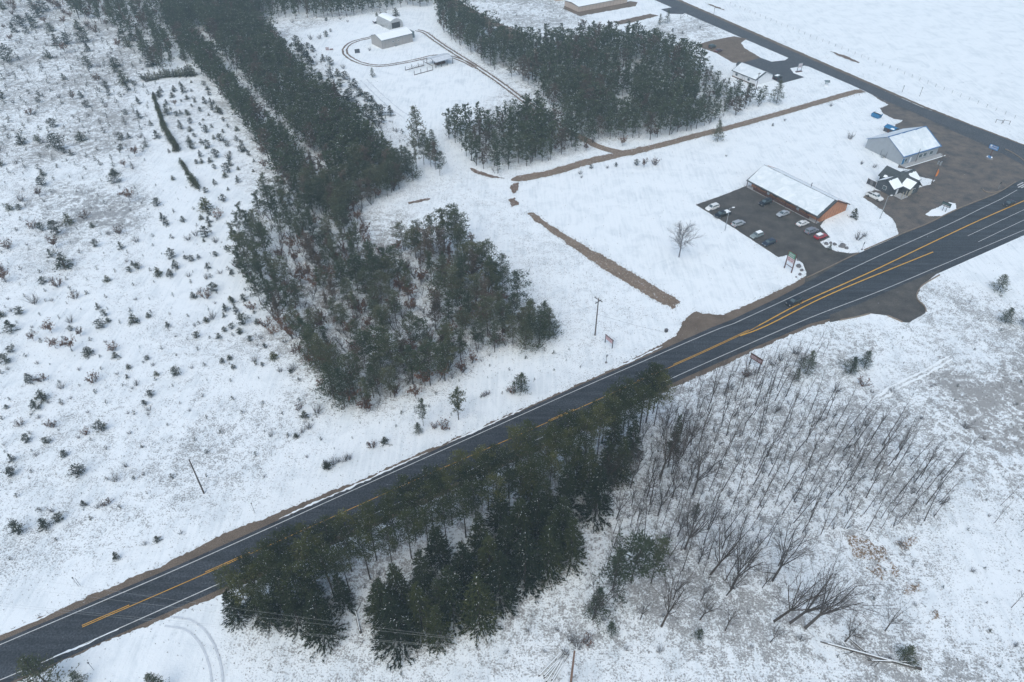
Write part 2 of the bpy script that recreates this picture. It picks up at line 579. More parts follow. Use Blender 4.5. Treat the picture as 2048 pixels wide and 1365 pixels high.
def densify(pts, step, closed):
    out = []
    n = len(pts)
    for i in range(n if closed else n - 1):
        a, b = np.array(pts[i]), np.array(pts[(i + 1) % n])
        k = max(1, int(np.linalg.norm(b - a) / step))
        for t in range(k):
            out.append(a + (b - a) * t / k)
    if not closed:
        out.append(np.array(pts[-1]))
    return np.array(out)


def wobble(x, y, amp):
    v = noise.noise(Vector((x * 0.35, y * 0.35, 3.1))) + 0.7 * noise.noise(Vector((x * 1.1, y * 1.1, 9.7))) + 0.5 * noise.noise(Vector((x * 2.9, y * 2.9, 1.7))) + 0.45 * noise.noise(Vector((x * 5.7, y * 5.7, 4.7)))
    return v * amp


def sheet(name, px_pts, mat, amp=0.25, step=0.5, world=False, z=None, kind='structure', parent=None):
    pts = px_pts if world else [P(*q) for q in px_pts]
    d = densify(pts, step, True)
    n = len(d)
    if amp > 0:
        nx_ = np.roll(d, -1, 0) - np.roll(d, 1, 0)
        ln = np.linalg.norm(nx_, axis=1, keepdims=True) + 1e-9
        nrm = np.stack([nx_[:, 1], -nx_[:, 0]], 1) / ln
        d = d + nrm * np.array([[wobble(x, y, amp)] for x, y in d])
    z = next_z() if z is None else z
    tris = tessellate_polygon([[Vector((x, y, 0)) for x, y in d]])
    me = bpy.data.meshes.new(name)
    fs = []
    for t in tris:
        a, b, c = d[t[0]], d[t[1]], d[t[2]]
        cr = (b[0] - a[0]) * (c[1] - a[1]) - (b[1] - a[1]) * (c[0] - a[0])
        fs.append(tuple(t) if cr > 0 else (t[0], t[2], t[1]))
    me.from_pydata([(x, y, z) for x, y in d], [], fs)
    me.materials.append(mat)
    me.update()
    o = link(name, me, parent)
    if kind and parent is None:
        o['kind'] = kind
    return o


def smooth(pts, step=1.0):
    p = [np.array(q, float) for q in pts]
    p = [2 * p[0] - p[1]] + p + [2 * p[-1] - p[-2]]
    out = []
    for i in range(1, len(p) - 2):
        k = max(2, int(np.linalg.norm(p[i + 1] - p[i]) / step))
        for t in np.arange(k) / k:
            a, b, c, d = p[i - 1], p[i], p[i + 1], p[i + 2]
            out.append(0.5 * ((2 * b) + (-a + c) * t + (2 * a - 5 * b + 4 * c - d) * t * t + (-a + 3 * b - 3 * c + d) * t ** 3))
    out.append(p[-2])
    return np.array(out)


def normals2(p):
    t = np.gradient(p, axis=0)
    t /= np.linalg.norm(t, axis=1, keepdims=True) + 1e-9
    return np.stack([-t[:, 1], t[:, 0]], 1)


def strip(name, px_pts, width, mat, amp=0.2, off=0.0, step=0.5, z=None, parent=None, h=0.0, world=False, kind='structure', ends=False):
    p = smooth(px_pts if world else [P(*q) for q in px_pts], step)
    nn = normals2(p)
    p = p + nn * off
    wl = np.array([width / 2 + wobble(x, y, amp) for x, y in p])
    wr = np.array([width / 2 + wobble(x + 50, y, amp) for x, y in p])
    wl, wr = np.maximum(wl, 0.02), np.maximum(wr, 0.02)
    if ends:
        k = min(6, len(p) // 3)
        for i in range(k):
            f = math.sqrt((i + 0.15) / k)
            wl[i] *= f; wr[i] *= f; wl[-1 - i] *= f; wr[-1 - i] *= f
    L, Rr = p + nn * wl[:, None], p - nn * wr[:, None]
    z = next_z() if z is None else z
    n = len(p)
    if h > 0:
        mb = MB()
        mb.loft([[(l[0], l[1], -0.02), (l[0], l[1], z + h), (r[0], r[1], z + h), (r[0], r[1], -0.02)] for l, r in zip(L, Rr)])
        me = mb.mesh(name, mat)
    else:
        me = bpy.data.meshes.new(name)
        v = [(x, y, z) for x, y in L] + [(x, y, z) for x, y in Rr]
        f = [(n + i, n + i + 1, i + 1, i) for i in range(n - 1)]
        me.from_pydata(v, [], f)
        me.materials.append(mat)
        me.update()
    o = link(name, me, parent)
    if parent is None and kind:
        o['kind'] = kind
    return o


# ------------------------------------------------------------------ roads, lots and tracks
UP_WHITE = [(-160, 1360), (0, 1291), (169, 1219), (376, 1130), (720, 975.5), (913, 889), (1160, 778.5), (1249, 740), (1420, 666), (1468, 648), (1606, 584.5), (1760, 512), (1899, 449), (1960, 421)]
LOW_WHITE = [(-160, 1428), (80, 1328), (169, 1289), (424, 1175), (760, 1024), (1040, 896), (1320, 768.5), (1448, 711), (1614, 639), (1760, 583), (1879, 533), (2048, 461), (2140, 422)]
GRAVEL = [(-200, 1362), (0, 1271), (116, 1220), (325, 1130), (450, 1067), (720, 961), (856, 900), (1160, 768), (1201, 750), (1312, 695), (1353, 671), (1363, 646), (1376, 633), (1392, 622), (1406, 627), (1446, 630), (1490, 612), (1556, 582), (1590, 565), (1612, 550), (1690, 540),
          (1700, 628), (1682, 639), (1620, 655), (1509, 701), (1448, 732), (1424, 741), (1320, 788), (1040, 918), (760, 1048), (427, 1196), (300, 1250), (162, 1305), (100, 1336), (-160, 1450)]
sheet('gravel_shoulder', GRAVEL, M['gravel'], 0.42, 0.4)
LOT = [(1391, 410), (1440, 393), (1490, 373), (1530, 372), (1600, 405), (1650, 440), (1640, 452), (1660, 475), (1640, 484), (1650, 495), (1672, 503), (1699, 507), (1722, 505), (1740, 512), (1700, 535), (1640, 562), (1608, 574), (1613, 545), (1605, 527), (1582, 509), (1557, 515), (1470, 458)]
sheet('gravel_lot', LOT, M['lot'], 0.12, 0.6)
LOT2 = [(1742, 188), (1759, 200), (1777, 210), (1760, 217), (1767, 228), (1787, 238), (1806, 241), (1791, 250), (1783, 262), (1800, 285), (1797, 336), (1819, 339), (1831, 351), (1871, 361), (1859, 369), (1825, 380), (1790, 389), (1750, 380), (1736, 386), (1726, 395), (1752, 412), (1769, 425), (1789, 443), (1797, 464), (1797, 474), (1819, 465), (1853, 452), (1919, 420), (1992, 391), (2031, 368), (2070, 350), (2100, 345), (2060, 322), (1990, 297), (1950, 279), (1890, 253), (1830, 226), (1770, 202)]
sheet('gravel_yard', LOT2, M['lot2'], 0.3, 0.6)
ASPH = [(-160, 1353), (0, 1283), (169, 1211), (376, 1122), (720, 968), (913, 881), (1160, 771), (1249, 733), (1420, 657), (1468, 638), (1560, 594), (1640, 551), (1689, 520), (1717, 507), (1795, 473), (1853, 450), (1919, 418), (1992, 389), (2031, 366), (2075, 346), (2140, 318),
        (2300, 400), (2140, 438), (2048, 471), (1879, 546), (1830, 567), (1719, 617), (1682, 632), (1620, 648), (1448, 721), (1320, 778), (1040, 906), (760, 1035), (424, 1186), (169, 1300), (80, 1340), (-160, 1440)]
highway = sheet('highway', ASPH, M['asphalt'], 0.04, 1.5)
sheet('gravel_drive', [(1660, 645), (1682, 641), (1712, 634), (1740, 627), (1774, 632), (1805, 645), (1818, 646), (1851, 627), (1849, 614), (1832, 597), (1842, 573), (1890, 535), (1830, 560), (1719, 608), (1660, 630)], M['lot'], 0.15, 0.6)
NE_L = [(1270, -15), (1308, 0), (1467, 69), (1711, 174), (1770, 202), (1830, 227), (1900, 260), (1990, 300), (2060, 338), (2160, 395)]
NE_R = [(1320, -15), (1351, 0), (1580, 101), (1842, 214), (1950, 255), (2048, 292), (2180, 345)]
sheet('road_edge_gravel', [(1360, 0), (1590, 100), (1852, 214), (1960, 256), (2060, 294), (2180, 342), (2150, 350), (1950, 258), (1580, 104), (1340, 0)], M['gravel'], 0.4, 0.8)
county = sheet('county_road', NE_L + NE_R[::-1], M['old_asphalt'], 0.1, 1.5)
sheet('brown_pullout', [(1389, 91), (1420, 82), (1468, 73), (1494, 78), (1482, 86), (1489, 97), (1510, 109), (1522, 117), (1484, 127), (1466, 126), (1433, 107)], M['gravel'], 0.3, 0.8)
sheet('paved_drive', [(1521, 116), (1543, 124), (1570, 121), (1582, 113), (1634, 137), (1609, 132), (1580, 137), (1587, 147), (1609, 155), (1561, 168), (1530, 150), (1480, 127)], M['old_asphalt'], 0.1, 0.8)
sheet('side_apron', [(1322, 19), (1345, 15), (1375, 24), (1366, 29), (1340, 28)], M['old_asphalt'], 0.2, 0.8)
sheet('back_gravel_road', [(880, -12), (905, -5), (985, 41), (1052, 68), (1050, 84), (1020, 82), (975, 58), (915, 24), (870, 0)], M['gravel'], 0.3, 0.9)
sheet('storage_yard', [(1126, 18), (1160, 33), (1175, 30), (1270, 13), (1275, 5), (1262, 3), (1180, 17), (1160, 22), (1130, 11)], M['gravel'], 0.4, 0.9)
sheet('yard_gravel_patch', [(1225, 45), (1300, 28), (1318, 32), (1270, 44), (1240, 50)], M['gravel'], 0.5, 0.9)

# tracks
strip('dirt_road', [(1726, 182), (1700, 187), (1600, 216), (1480, 250), (1400, 270), (1320, 291), (1255, 305), (1225, 302), (1195, 293), (1175, 282), (1150, 270), (1128, 260)], 3.6, M['dirt'], 0.3)
strip('dirt_road', [(1300, 296), (1255, 307), (1180, 323), (1105, 345), (1060, 354), (1022, 361)], 4.2, M['dirt'], 0.5, ends=True)
for off in (-1.0, 0.95):
    strip('wheel_track', [(1128, 260), (1080, 225), (1040, 196), (1000, 166), (950, 132), (905, 104), (872, 82), (850, 66), (833, 61)], 0.9, M['rut'], 0.25, off)
    strip('wheel_track', [(950, 135), (925, 122), (900, 114), (870, 112), (835, 120), (800, 127), (765, 132), (735, 130), (708, 121), (691, 108), (692, 95), (708, 84), (735, 77), (752, 73)], 0.85, M['rut'], 0.25, off)
    strip('tyre_track', [(170 + 165, 1243), (375, 1250), (400, 1268), (420, 1300), (432, 1340), (437, 1400)], 0.35, M['faint'], 0.05, off * 0.9)
    strip('stubble_row', [(727, 160), (760, 192), (790, 218), (815, 236)], 0.45, M['faint'], 0.35, off * 1.4)
DU = [(1052, 426), (1067, 427), (1100, 450), (1127, 467), (1178, 497), (1247, 535), (1298, 566), (1345, 594), (1361, 604), (1352, 612), (1346, 619), (1308, 600), (1264, 573), (1213, 542), (1161, 508), (1110, 470), (1075, 445)]
sheet('dirt_cutting', DU, M['dirt'], 0.6, 0.35)
for q in ([(1018, 371), (1036, 366), (1038, 380), (1026, 388)], [(1018, 400), (1030, 396), (1036, 410), (1024, 414)], [(815, 405), (860, 397), (861, 400), (817, 409)], [(1660, 103), (1690, 112), (1720, 125), (1716, 127), (1680, 114)], [(1410, 6), (1440, 16), (1452, 22), (1430, 16)], [(940, 337), (985, 352), (1010, 358), (980, 356), (950, 347)]):
    sheet('bare_dirt', q, M['rut'], 0.6, 0.4)
for q in ([(1692, 1072), (1735, 1082), (1765, 1100), (1760, 1112), (1790, 1128), (1800, 1150), (1790, 1155), (1770, 1125), (1740, 1122), (1712, 1108), (1700, 1090)], [(1795, 1085), (1815, 1075), (1834, 1076), (1830, 1090), (1805, 1096)], [(1728, 1135), (1760, 1132), (1776, 1150), (1765, 1162), (1740, 1148)], [(1810, 1180), (1835, 1168), (1842, 1180), (1815, 1192)], [(1860, 1224), (1876, 1222), (1878, 1234), (1864, 1236)]):
    sheet('fallen_leaves', q, M['leaves'], 1.1, 0.35, kind='stuff')

# road paint, parts of the highway
zp = next_z() + 0.004
strip('edge_line', UP_WHITE[:10], 0.16, M['white_line'], 0.008, z=zp, parent=highway, step=2)
strip('edge_line', [(1468, 648)] + UP_WHITE[10:13] + [(1960, 419), (2000, 400), (2034, 381)], 0.16, M['white_line'], 0.008, z=zp, parent=highway, step=2)
strip('edge_line', LOW_WHITE, 0.16, M['white_line'], 0.008, z=zp, parent=highway, step=2)
strip('lane_line', [(1935, 473), (2048, 420.5), (2110, 392)], 0.14, M['white_line'], 0.008, z=zp, parent=highway, step=2)
strip('lane_line', [(1956, 485), (2048, 441), (2110, 412)], 0.14, M['white_line'], 0.008, z=zp, parent=highway, step=2)
for a in ((2034, 372), (2036, 376), (2042, 377)):
    strip('crossing_bar', [a, (a[0] + 12, a[1] - 6)], 0.4, M['white_line'], 0.01, z=zp, parent=highway, step=2)
YL = [(165, 1255.5), (452, 1130.5), (820, 966), (978, 897), (1117, 836), (1328, 741), (1400, 709), (1490, 667), (1518, 652), (1604, 606.5), (1739.6, 545.6), (1864, 486), (1960, 441), (2048, 402.5), (2140, 362)]
strip('centre_line', YL[:9], 0.15, M['yellow_line'], 0.008, z=zp, parent=highway, step=2)
strip('centre_line', YL[8:], 0.34, M['yellow_line'], 0.008, z=zp, parent=highway, step=2)
strip('centre_line', [(1480, 673), (1534, 652), (1666, 587), (1866, 505)], 0.34, M['yellow_line'], 0.008, z=zp, parent=highway, step=2)
YD = smooth([P(*q) for q in YL[:9]], 1.0)
run = np.concatenate([[0], np.cumsum(np.linalg.norm(np.diff(YD, axis=0), axis=1))])
for a, b in ((0, 8), (21, 30), (97, 105), (122, 130), (133, run[-1])):
    k = (run >= a) & (run <= b)
    if k.sum() > 2:
        q = YD[k][:: max(1, k.sum() // 6)]
        strip('passing_line', [tuple(v) for v in q], 0.15, M['yellow_line'], 0.008, off=0.36, z=zp, parent=highway, step=2, world=True)

for q in ([(560, 1046), (640, 1010), (720, 975), (800, 938), (860, 911)], [(0, 1281), (40, 1264), (110, 1234)], [(900, 893), (980, 857), (1060, 820)], [(1230, 744), (1290, 717), (1330, 698)], [(90, 1333), (160, 1304), (240, 1268)]):
    strip('snow_windrow', q, 0.35, M['snow'], 0.3, 0.9, ends=True)
for q in ([(1745, 800), (1790, 770), (1850, 742), (1900, 712)], [(1752, 806), (1800, 775), (1856, 748), (1906, 718)]):
    strip('snow_path', q, 0.6, M['snow'], 0.35, ends=True)
# kerbs
for q in ([(1614, 556), (1650, 539), (1689, 520), (1717, 507)], [(1728, 501), (1795, 472), (1819, 462), (1853, 449), (1919, 417), (1992, 388), (2031, 365)], [(1965, 379), (1970, 384), (1985, 386), (2003, 382)], [(2010, 299), (2028, 308), (2050, 324), (2070, 338)], [(1879, 551), (1843, 573), (1833, 596), (1848, 613), (1852, 624)], [(1680, 641), (1712, 635), (1740, 628)], [(1775, 632), (1805, 645)]):
    strip('kerb', q, 0.28, M['kerb'], 0.03, h=0.10)

# snow islands on the gravel
sheet('snow_island', [(1850, 430), (1864, 420), (1880, 414), (1898, 406), (1911, 408), (1912, 418), (1896, 428), (1880, 434), (1858, 434)], M['snow'], 0.25, 0.4)


# ------------------------------------------------------------------ buildings
def frame(A, B):
    A, B = np.array(A), np.array(B)
    v = B - A
    return math.atan2(v[1], v[0]), float(np.linalg.norm(v))


def walls_mb(L, D, eave, ridge, y0=0.0, x0=0.0):
    """gable walls, ridge along x"""
    mb = MB()
    ym = (y0 + D) / 2
    mb.face([(x0, y0, 0), (L, y0, 0), (L, y0, eave), (x0, y0, eave)])
    mb.face([(L, D, 0), (x0, D, 0), (x0, D, eave), (L, D, eave)])
    mb.face([(x0, D, 0), (x0, y0, 0), (x0, y0, eave), (x0, ym, ridge), (x0, D, eave)])
    mb.face([(L, y0, 0), (L, D, 0), (L, D, eave), (L, ym, ridge), (L, y0, eave)])
    return mb


def roof_slab(x0, x1, y0, ym, y1, ze0, zr, ze1, th):
    mb = MB()
    ring = lambda x: [(x, y0, ze0), (x, ym, zr), (x, y1, ze1), (x, y1, ze1 - th), (x, ym, zr - th), (x, y0, ze0 - th)]
    mb.loft([ring(x0), ring(x1)], caps=True)
    return mb


def snow_slope(x0, x1, ya, za, yb, zb, th=0.06, ragged=0.3, rag_ends=(0, 0), nx=24, ny=8, seed=0):
    """snow lying on one roof slope, from eave (ya) to ridge (yb), ragged borders"""
    mb = MB()
    top = []
    for i in range(nx + 1):
        row = []
        for j in range(ny + 1):
            u, v = i / nx, j / ny
            x = x0 + (x1 - x0) * u
            t = v
            if j == 0:
                t = 0.01 + 0.02 * ragged * (1 + noise.noise(Vector((x * 0.8, seed, 0))))
            if j == ny:
                t = 1 - 0.05 * ragged * (1 + noise.noise(Vector((x * 0.6, seed + 5, 0))))
            if i == 0:
                x += rag_ends[0] * (0.6 + 0.8 * noise.noise(Vector((v * 4, seed + 2, 0))))
            if i == nx:
                x -= rag_ends[1] * (0.6 + 0.8 * noise.noise(Vector((v * 4, seed + 3, 0))))
            y = ya + (yb - ya) * t
            z = za + (zb - za) * t
            edge = i in (0, nx) or j in (0, ny)
            row.append((x, y, z + (0.004 if edge else th * (0.8 + 0.3 * noise.noise(Vector((x, y, seed)))))))
        top.append(row)
    for i in range(nx):
        for j in range(ny):
            mb.face([top[i][j], top[i + 1][j], top[i + 1][j + 1], top[i][j + 1]])
    return mb


def window(root, x, y, z, w, h, facing='y', name='window', mat=None, fmat=None):
    """window in a wall: frame part with a pane sub-part. facing 'y' = wall at constant y looking -y, 'x' = constant x looking +x, 'X' = constant x looking -x"""
    fm, pm = MB(), MB()
    if facing == 'y':
        fm.box((x, y - 0.03, z), (w + 0.16, 0.06, h + 0.16))
        pm.box((x, y - 0.05, z), (w, 0.06, h))
    else:
        s = 1 if facing == 'x' else -1
        fm.box((x + s * 0.03, y, z), (0.06, w + 0.16, h + 0.16))
        pm.box((x + s * 0.05, y, z), (0.06, w, h))
    f = fm.build(name, fmat or M['white_wall'], root)
    pm.build('pane' if name == 'window' else 'leaf', mat or M['glass'], f)
    return f


def solve_z(xy, py):
    lo, hi = 0.0, 15.0
    for _ in range(40):
        m = (lo + hi) / 2
        if proj(xy[0], xy[1], m)[1] > py:
            lo = m
        else:
            hi = m
    return lo


def loc2w(A, th, x, y):
    return (A[0] + x * math.cos(th) - y * math.sin(th), A[1] + x * math.sin(th) + y * math.cos(th))


# tavern: long brown building with a porch towards the lot
A = P(1492, 374)
th, L = frame(A, P(1632, 448))
D = 14.8
ridge = solve_z(loc2w(A, th, L + 0.4, 7.2), 402)
tav = thing('tavern', 'long low brown building with snow on its roof beside the parking lot', 'building', (A[0], A[1], 0), th)
eave = 2.45
w = walls_mb(L, D, eave + 0.25, ridge - 0.16, y0=1.7, x0=0.8)
w.build('wall', M['brown_wall'], tav)
roof_slab(-0.2, L + 0.5, -0.35, 7.3, D + 0.6, eave, ridge, eave, 0.16).build('roof', M['roof_grey'], tav)
snow_slope(-0.15, L + 0.3, -0.3, eave, 7.3, ridge, 0.07, 0.3, (0, 2.3), nx=40, ny=14, seed=1).build('snow_cover', M['thin_snow'], tav)
snow_slope(-0.15, L + 0.3, D + 0.55, eave, 7.3, ridge, 0.07, 0.5, (0, 0.5), nx=30, ny=8, seed=2).build('snow_cover', M['snow'], tav)
fb = MB()
for (ya, za, yb, zb) in ((-0.35, eave, 7.3, ridge), (D + 0.6, eave, 7.3, ridge)):
    fb.loft([[(L + 0.5, ya, za - 0.3), (L + 0.56, ya, za - 0.3), (L + 0.56, ya, za + 0.02), (L + 0.5, ya, za + 0.02)],
             [(L + 0.5, yb, zb - 0.3), (L + 0.56, yb, zb - 0.3), (L + 0.56, yb, zb + 0.02), (L + 0.5, yb, zb + 0.02)]])
fb.build('fascia', M['dark_brown'], tav)
for i in range(8):
    MB().box((0.2 + i * (L - 0.4) / 7, 0.0, 1.12), (0.18, 0.18, 2.24)).build('porch_post', M['dark_brown'], tav)
MB().box((L / 2, 0.8, 0.07), (L, 1.7, 0.14)).build('porch_floor', M['concrete'], tav)
MB().box((L / 2, 0.0, 0.75), (L - 6, 0.08, 0.9)).build('porch_railing', M['dark_brown'], tav)
for x in (5.5, 11, 16.5, 24):
    window(tav, x, 1.7, 1.4, 1.6, 1.0, 'y', fmat=M['dark_brown'])
for x in (8.2, 20.5):
    window(tav, x, 1.7, 1.05, 1.0, 2.05, 'y', 'door', M['door_white'], M['dark_brown'])
MB().tube((18, 9.5, ridge - 1.2), (18, 9.5, ridge + 0.5), 0.12, n=8).build('vent_pipe', M['dark_metal'], tav)
wd = MB()
for k in range(9):
    wd.box((L + 0.02, 2.1 + k * 1.4, (eave + 0.2) / 2 + 0.05), (0.03, 0.05, eave - 0.1))
wd.build('batten', M['dark_brown'], tav)

# blue trimmed shop
A = P(1800, 331)
th, L = frame(A, P(1873, 309))
L -= 0.2
D = 16.0
eave = 3.5
ridge = solve_z(loc2w(A, th, 0, 8), 273.5)
barn = thing('metal_shop', 'grey walled shop with blue edged snowy gable roof', 'building', (A[0], A[1], 0), th)
walls_mb(L, D, eave, ridge - 0.14).build('wall', M['barn_wall'], barn)
roof_slab(-0.35, L + 0.5, -0.6, 8, D + 0.6, eave - 0.1, ridge, eave - 0.1, 0.12).build('roof', M['roof_blue'], barn)
snow_slope(-0.3, L + 0.45, -0.57, eave - 0.1, 8, ridge, 0.07, 0.5, (0.05, 1.4), nx=36, ny=14, seed=3).build('snow_cover', M['thin_snow'], barn)
snow_slope(-0.3, L + 0.45, D + 0.57, eave - 0.1, 8, ridge, 0.07, 0.3, (0.05, 0.5), nx=30, ny=12, seed=4).build('snow_cover', M['thin_snow'], barn)
MB().box((L / 2, 8, ridge + 0.05), (L + 0.9, 0.35, 0.10)).build('ridge_cap', M['roof_blue'], barn)
for x in (2.2, 9.8, 12.2, 15.5):
    window(barn, x, 0, 1.5, 1.7 if x > 9 else 1.0, 1.3, 'y')
window(barn, 4.6, 0, 1.1, 1.0, 2.1, 'y', 'door', M['door_white'], M['roof_blue'])
window(barn, 0.9, 0, 1.3, 1.2, 2.2, 'y', 'door', M['blue_paint'], M['white_wall'])
MB().box((L / 2 + 1, -1.2, 0.06), (L + 2, 2.2, 0.12)).build('walkway', M['concrete'], barn)
MB().box((L / 2 + 1, -2.35, 0.16), (L + 2, 0.18, 0.2)).build('walkway_edge', M['snow'], barn)
for y in (6.2, 8.6):
    MB().tube((-0.5, y, 0), (-0.5, y, 2.6), 0.05, n=6).build('vent_pipe', M['dark_metal'], barn)
MB().box((-0.7, 7.3, 0.35), (0.9, 1.1, 0.7)).build('air_unit', M['metal'], barn)

# slate cottage with crossing gables
A = P(1750, 377)
th, L = frame(A, P(1781.7, 392.7))
cot = thing('cottage', 'small dark slate cottage with crossing gables and melting snow', 'house', (A[0], A[1], 0), th)
Wd = 6.4
MBw = MB()
# front/back wing: ridge along local y at x=Wd/2, from y=0 to 15 ; main: ridge along x at y=7.2
for (x0, x1, y0, y1, e, r_, axis) in ((0, Wd, 0, 13.6, 2.9, 4.9, 'y'), (-2.4, 9.2, 4.6, 9.8, 2.9, 5.3, 'x')):
    if axis == 'y':
        xm = (x0 + x1) / 2
        MBw.face([(x0, y0, 0), (x1, y0, 0), (x1, y0, e), (xm, y0, r_), (x0, y0, e)])
        MBw.face([(x1, y1, 0), (x0, y1, 0), (x0, y1, e), (xm, y1, r_), (x1, y1, e)])
        MBw.face([(x0, y1, 0), (x0, y0, 0), (x0, y0, e), (x0, y1, e)])
        MBw.face([(x1, y0, 0), (x1, y1, 0), (x1, y1, e), (x1, y0, e)])
    else:
        ym = (y0 + y1) / 2
        MBw.face([(x0, y0, 0), (x1, y0, 0), (x1, y0, e), (x0, y0, e)])
        MBw.face([(x1, y1, 0), (x0, y1, 0), (x0, y1, e), (x1, y1, e)])
        MBw.face([(x0, y1, 0), (x0, y0, 0), (x0, y0, e), (x0, ym, r_), (x0, y1, e)])
        MBw.face([(x1, y0, 0), (x1, y1, 0), (x1, y1, e), (x1, ym, r_), (x1, y0, e)])
MBw.build('wall', M['dark_wall'], cot)
rb = MB()
ring = lambda y: [(-0.5, y, 2.62), (Wd / 2, y, 5.0), (Wd + 0.5, y, 2.62), (Wd + 0.5, y, 2.48), (Wd / 2, y, 4.86), (-0.5, y, 2.48)]
rb.loft([ring(-0.4), ring(14.0)])
rb.build('roof', M['roof_grey'], cot)
rb2 = roof_slab(-2.9, 9.8, 4.0, 7.2, 10.4, 2.55, 5.42, 2.55, 0.14)
rb2.build('roof', M['roof_grey'], cot)
# snow on the wings, bare near the ridges


def snow_x(xa, za, xb, zb, y0, y1, seed, ta, tb):
    mb = MB()
    nx_, ny_ = 6, 12
    g = []
    for i in range(nx_ + 1):
        row = []
        for j in range(ny_ + 1):
            t = ta + (tb - ta) * i / nx_
            if i == nx_:
                t -= 0.10 * (1 + noise.noise(Vector((j * 0.7, seed, 0))))
            y = y0 + (y1 - y0) * j / ny_
            e = i in (0, nx_) or j in (0, ny_)
            row.append((xa + (xb - xa) * t, y, za + (zb - za) * t + (0.006 if e else 0.10)))
        g.append(row)
    for i in range(nx_):
        for j in range(ny_):
            mb.face([g[i][j], g[i + 1][j], g[i + 1][j + 1], g[i][j + 1]])
    return mb


snow_x(Wd + 0.5, 2.62, Wd / 2, 5.0, -0.3, 4.4, 1, 0.03, 0.92).build('snow_cover', M['snow'], cot)
snow_x(-0.5, 2.62, Wd / 2, 5.0, -0.3, 3.6, 2, 0.05, 0.98).build('snow_cover', M['snow'], cot)
snow_x(Wd + 0.5, 2.62, Wd / 2, 5.0, 10.0, 13.9, 3, 0.03, 0.9).build('snow_cover', M['snow'], cot)
snow_x(-0.5, 2.62, Wd / 2, 5.0, 11.0, 13.6, 4, 0.60, 0.98).build('snow_cover', M['snow'], cot)
snow_slope(Wd - 0.6, 9.7, 4.05, 2.55, 6.6, 4.9, 0.09, 0.6, (0, 0.1), seed=6).build('snow_cover', M['snow'], cot)
snow_slope(-1.2, 1.2, 4.05, 2.55, 6.2, 4.4, 0.09, 0.6, (0.3, 0.1), seed=8).build('snow_cover', M['snow'], cot)
snow_slope(Wd + 0.4, 9.5, 10.3, 2.6, 7.9, 4.8, 0.09, 0.6, (0.1, 0.1), seed=7).build('snow_cover', M['snow'], cot)
window(cot, Wd / 2, 0, 1.7, 1.2, 1.2, 'y')
window(cot, 9.2, 7.2, 1.5, 1.2, 1.2, 'x')
window(cot, -2.4, 7.0, 1.6, 1.0, 1.1, 'X')
MB().box((8.2, 2.6, 0.12), (3.0, 3.4, 0.24)).build('porch_floor', M['concrete'], cot)
for (x, y) in ((9.4, 1.2), (9.4, 3.0), (9.5, 4.4)):
    MB().box((x, y, 1.35), (0.22, 0.22, 2.5)).build('porch_post', M['cream_wall'], cot)
MB().box((9.25, 5.6, 1.3), (0.12, 1.6, 2.5)).build('porch_wall', M['cream_wall'], cot)
MB().box((6.46, 2.4, 1.1), (0.06, 1.0, 2.1)).build('door', M['door_white'], cot)
# board panel standing beside it
q = P(1741, 372)
bp_ = thing('panel_fence', 'dark grey panel screen standing in snow behind the white pickup', 'screen', (q[0], q[1], 0), th)
for i in range(3):
    MB().box((-1.1 + i * 1.1, 0, 1.15), (1.06, 0.08, 1.9)).build('panel', M['dark_metal'] if i != 1 else M['stone'], bp_)
for x in (-1.65, 1.65):
    MB().box((x, 0.0, 1.1), (0.12, 0.14, 2.2)).build('post', M['dark_brown'], bp_)

# far pole building
A = P(765, 99)
th, L = frame(A, P(826, 84))
D = 10.2
pole = thing('pole_building', 'beige grey metal pole building inside the looped track', 'building', (A[0], A[1], 0), th)
ridge = 5.9
walls_mb(L, D, 4.2, ridge - 0.1).build('wall', M['shed_wall'], pole)
roof_slab(-0.4, L + 0.4, -0.5, D / 2, D + 0.5, 4.15, ridge, 4.15, 0.12).build('roof', M['lean_green'], pole)
snow_slope(-0.36, L + 0.36, -0.45, 4.15, D / 2, ridge, 0.08, 0.1, (0.02, 0.02), seed=11).build('snow_cover', M['snow'], pole)
snow_slope(-0.36, L + 0.36, D + 0.45, 4.15, D / 2, ridge, 0.08, 0.1, (0.02, 0.02), seed=12).build('snow_cover', M['snow'], pole)
MB().box((L + 2.2, D - 2.6, 1.5), (4.3, 5.0, 3.0)).build('lean_to', M['lean_green'], pole)
for x in (6.3, 9.6):
    window(pole, x, 0, 2.4, 0.6, 0.6, 'y')
MB().box((7.6, -0.35, 0.5), (0.9, 0.6, 1.0)).build('air_unit', M['metal'], pole)
rib = MB()
for i in range(1, 9):
    rib.box((i * L / 9, -0.015, 2.1), (0.06, 0.03, 4.0))
rib.build('wall_rib', M['beige_trim'], pole)

# rounded steel hut behind it
A = P(793, 57)
qd = thing('quonset_hut', 'arched grey steel hut with a dark open front', 'building', (A[0], A[1], 0), th)
mb, fr = MB(), MB()
n = 10
prof = [(-4.2, 0.0)] + [(4.2 * -math.cos(a) * (1 if True else 1), 1.6 + 3.2 * math.sin(a)) for a in np.linspace(0.12, math.pi - 0.12, n)] + [(4.2, 0.0)]
ny_ = 13
for k in range(ny_):
    y0, y1 = k * 1.0, k * 1.0 + 1.0
    for i in range(len(prof) - 1):
        (xa, za), (xb, zb) = prof[i], prof[i + 1]
        mb.face([(xa, y0, za), (xb, y0, zb), (xb, y0 + 0.85, zb), (xa, y0 + 0.85, za)])
        mb.face([(xa * 1.015, y0 + 0.85, za * 1.01), (xb * 1.015, y0 + 0.85, zb * 1.01), (xb * 1.015, y1, zb * 1.01), (xa * 1.015, y1, za * 1.01)])
mb.build('shell', M['quonset'], qd)
fr.face([(x, 12.9, z) for x, z in prof])
fr.build('end_wall', M['quonset'], qd)
fw = MB()
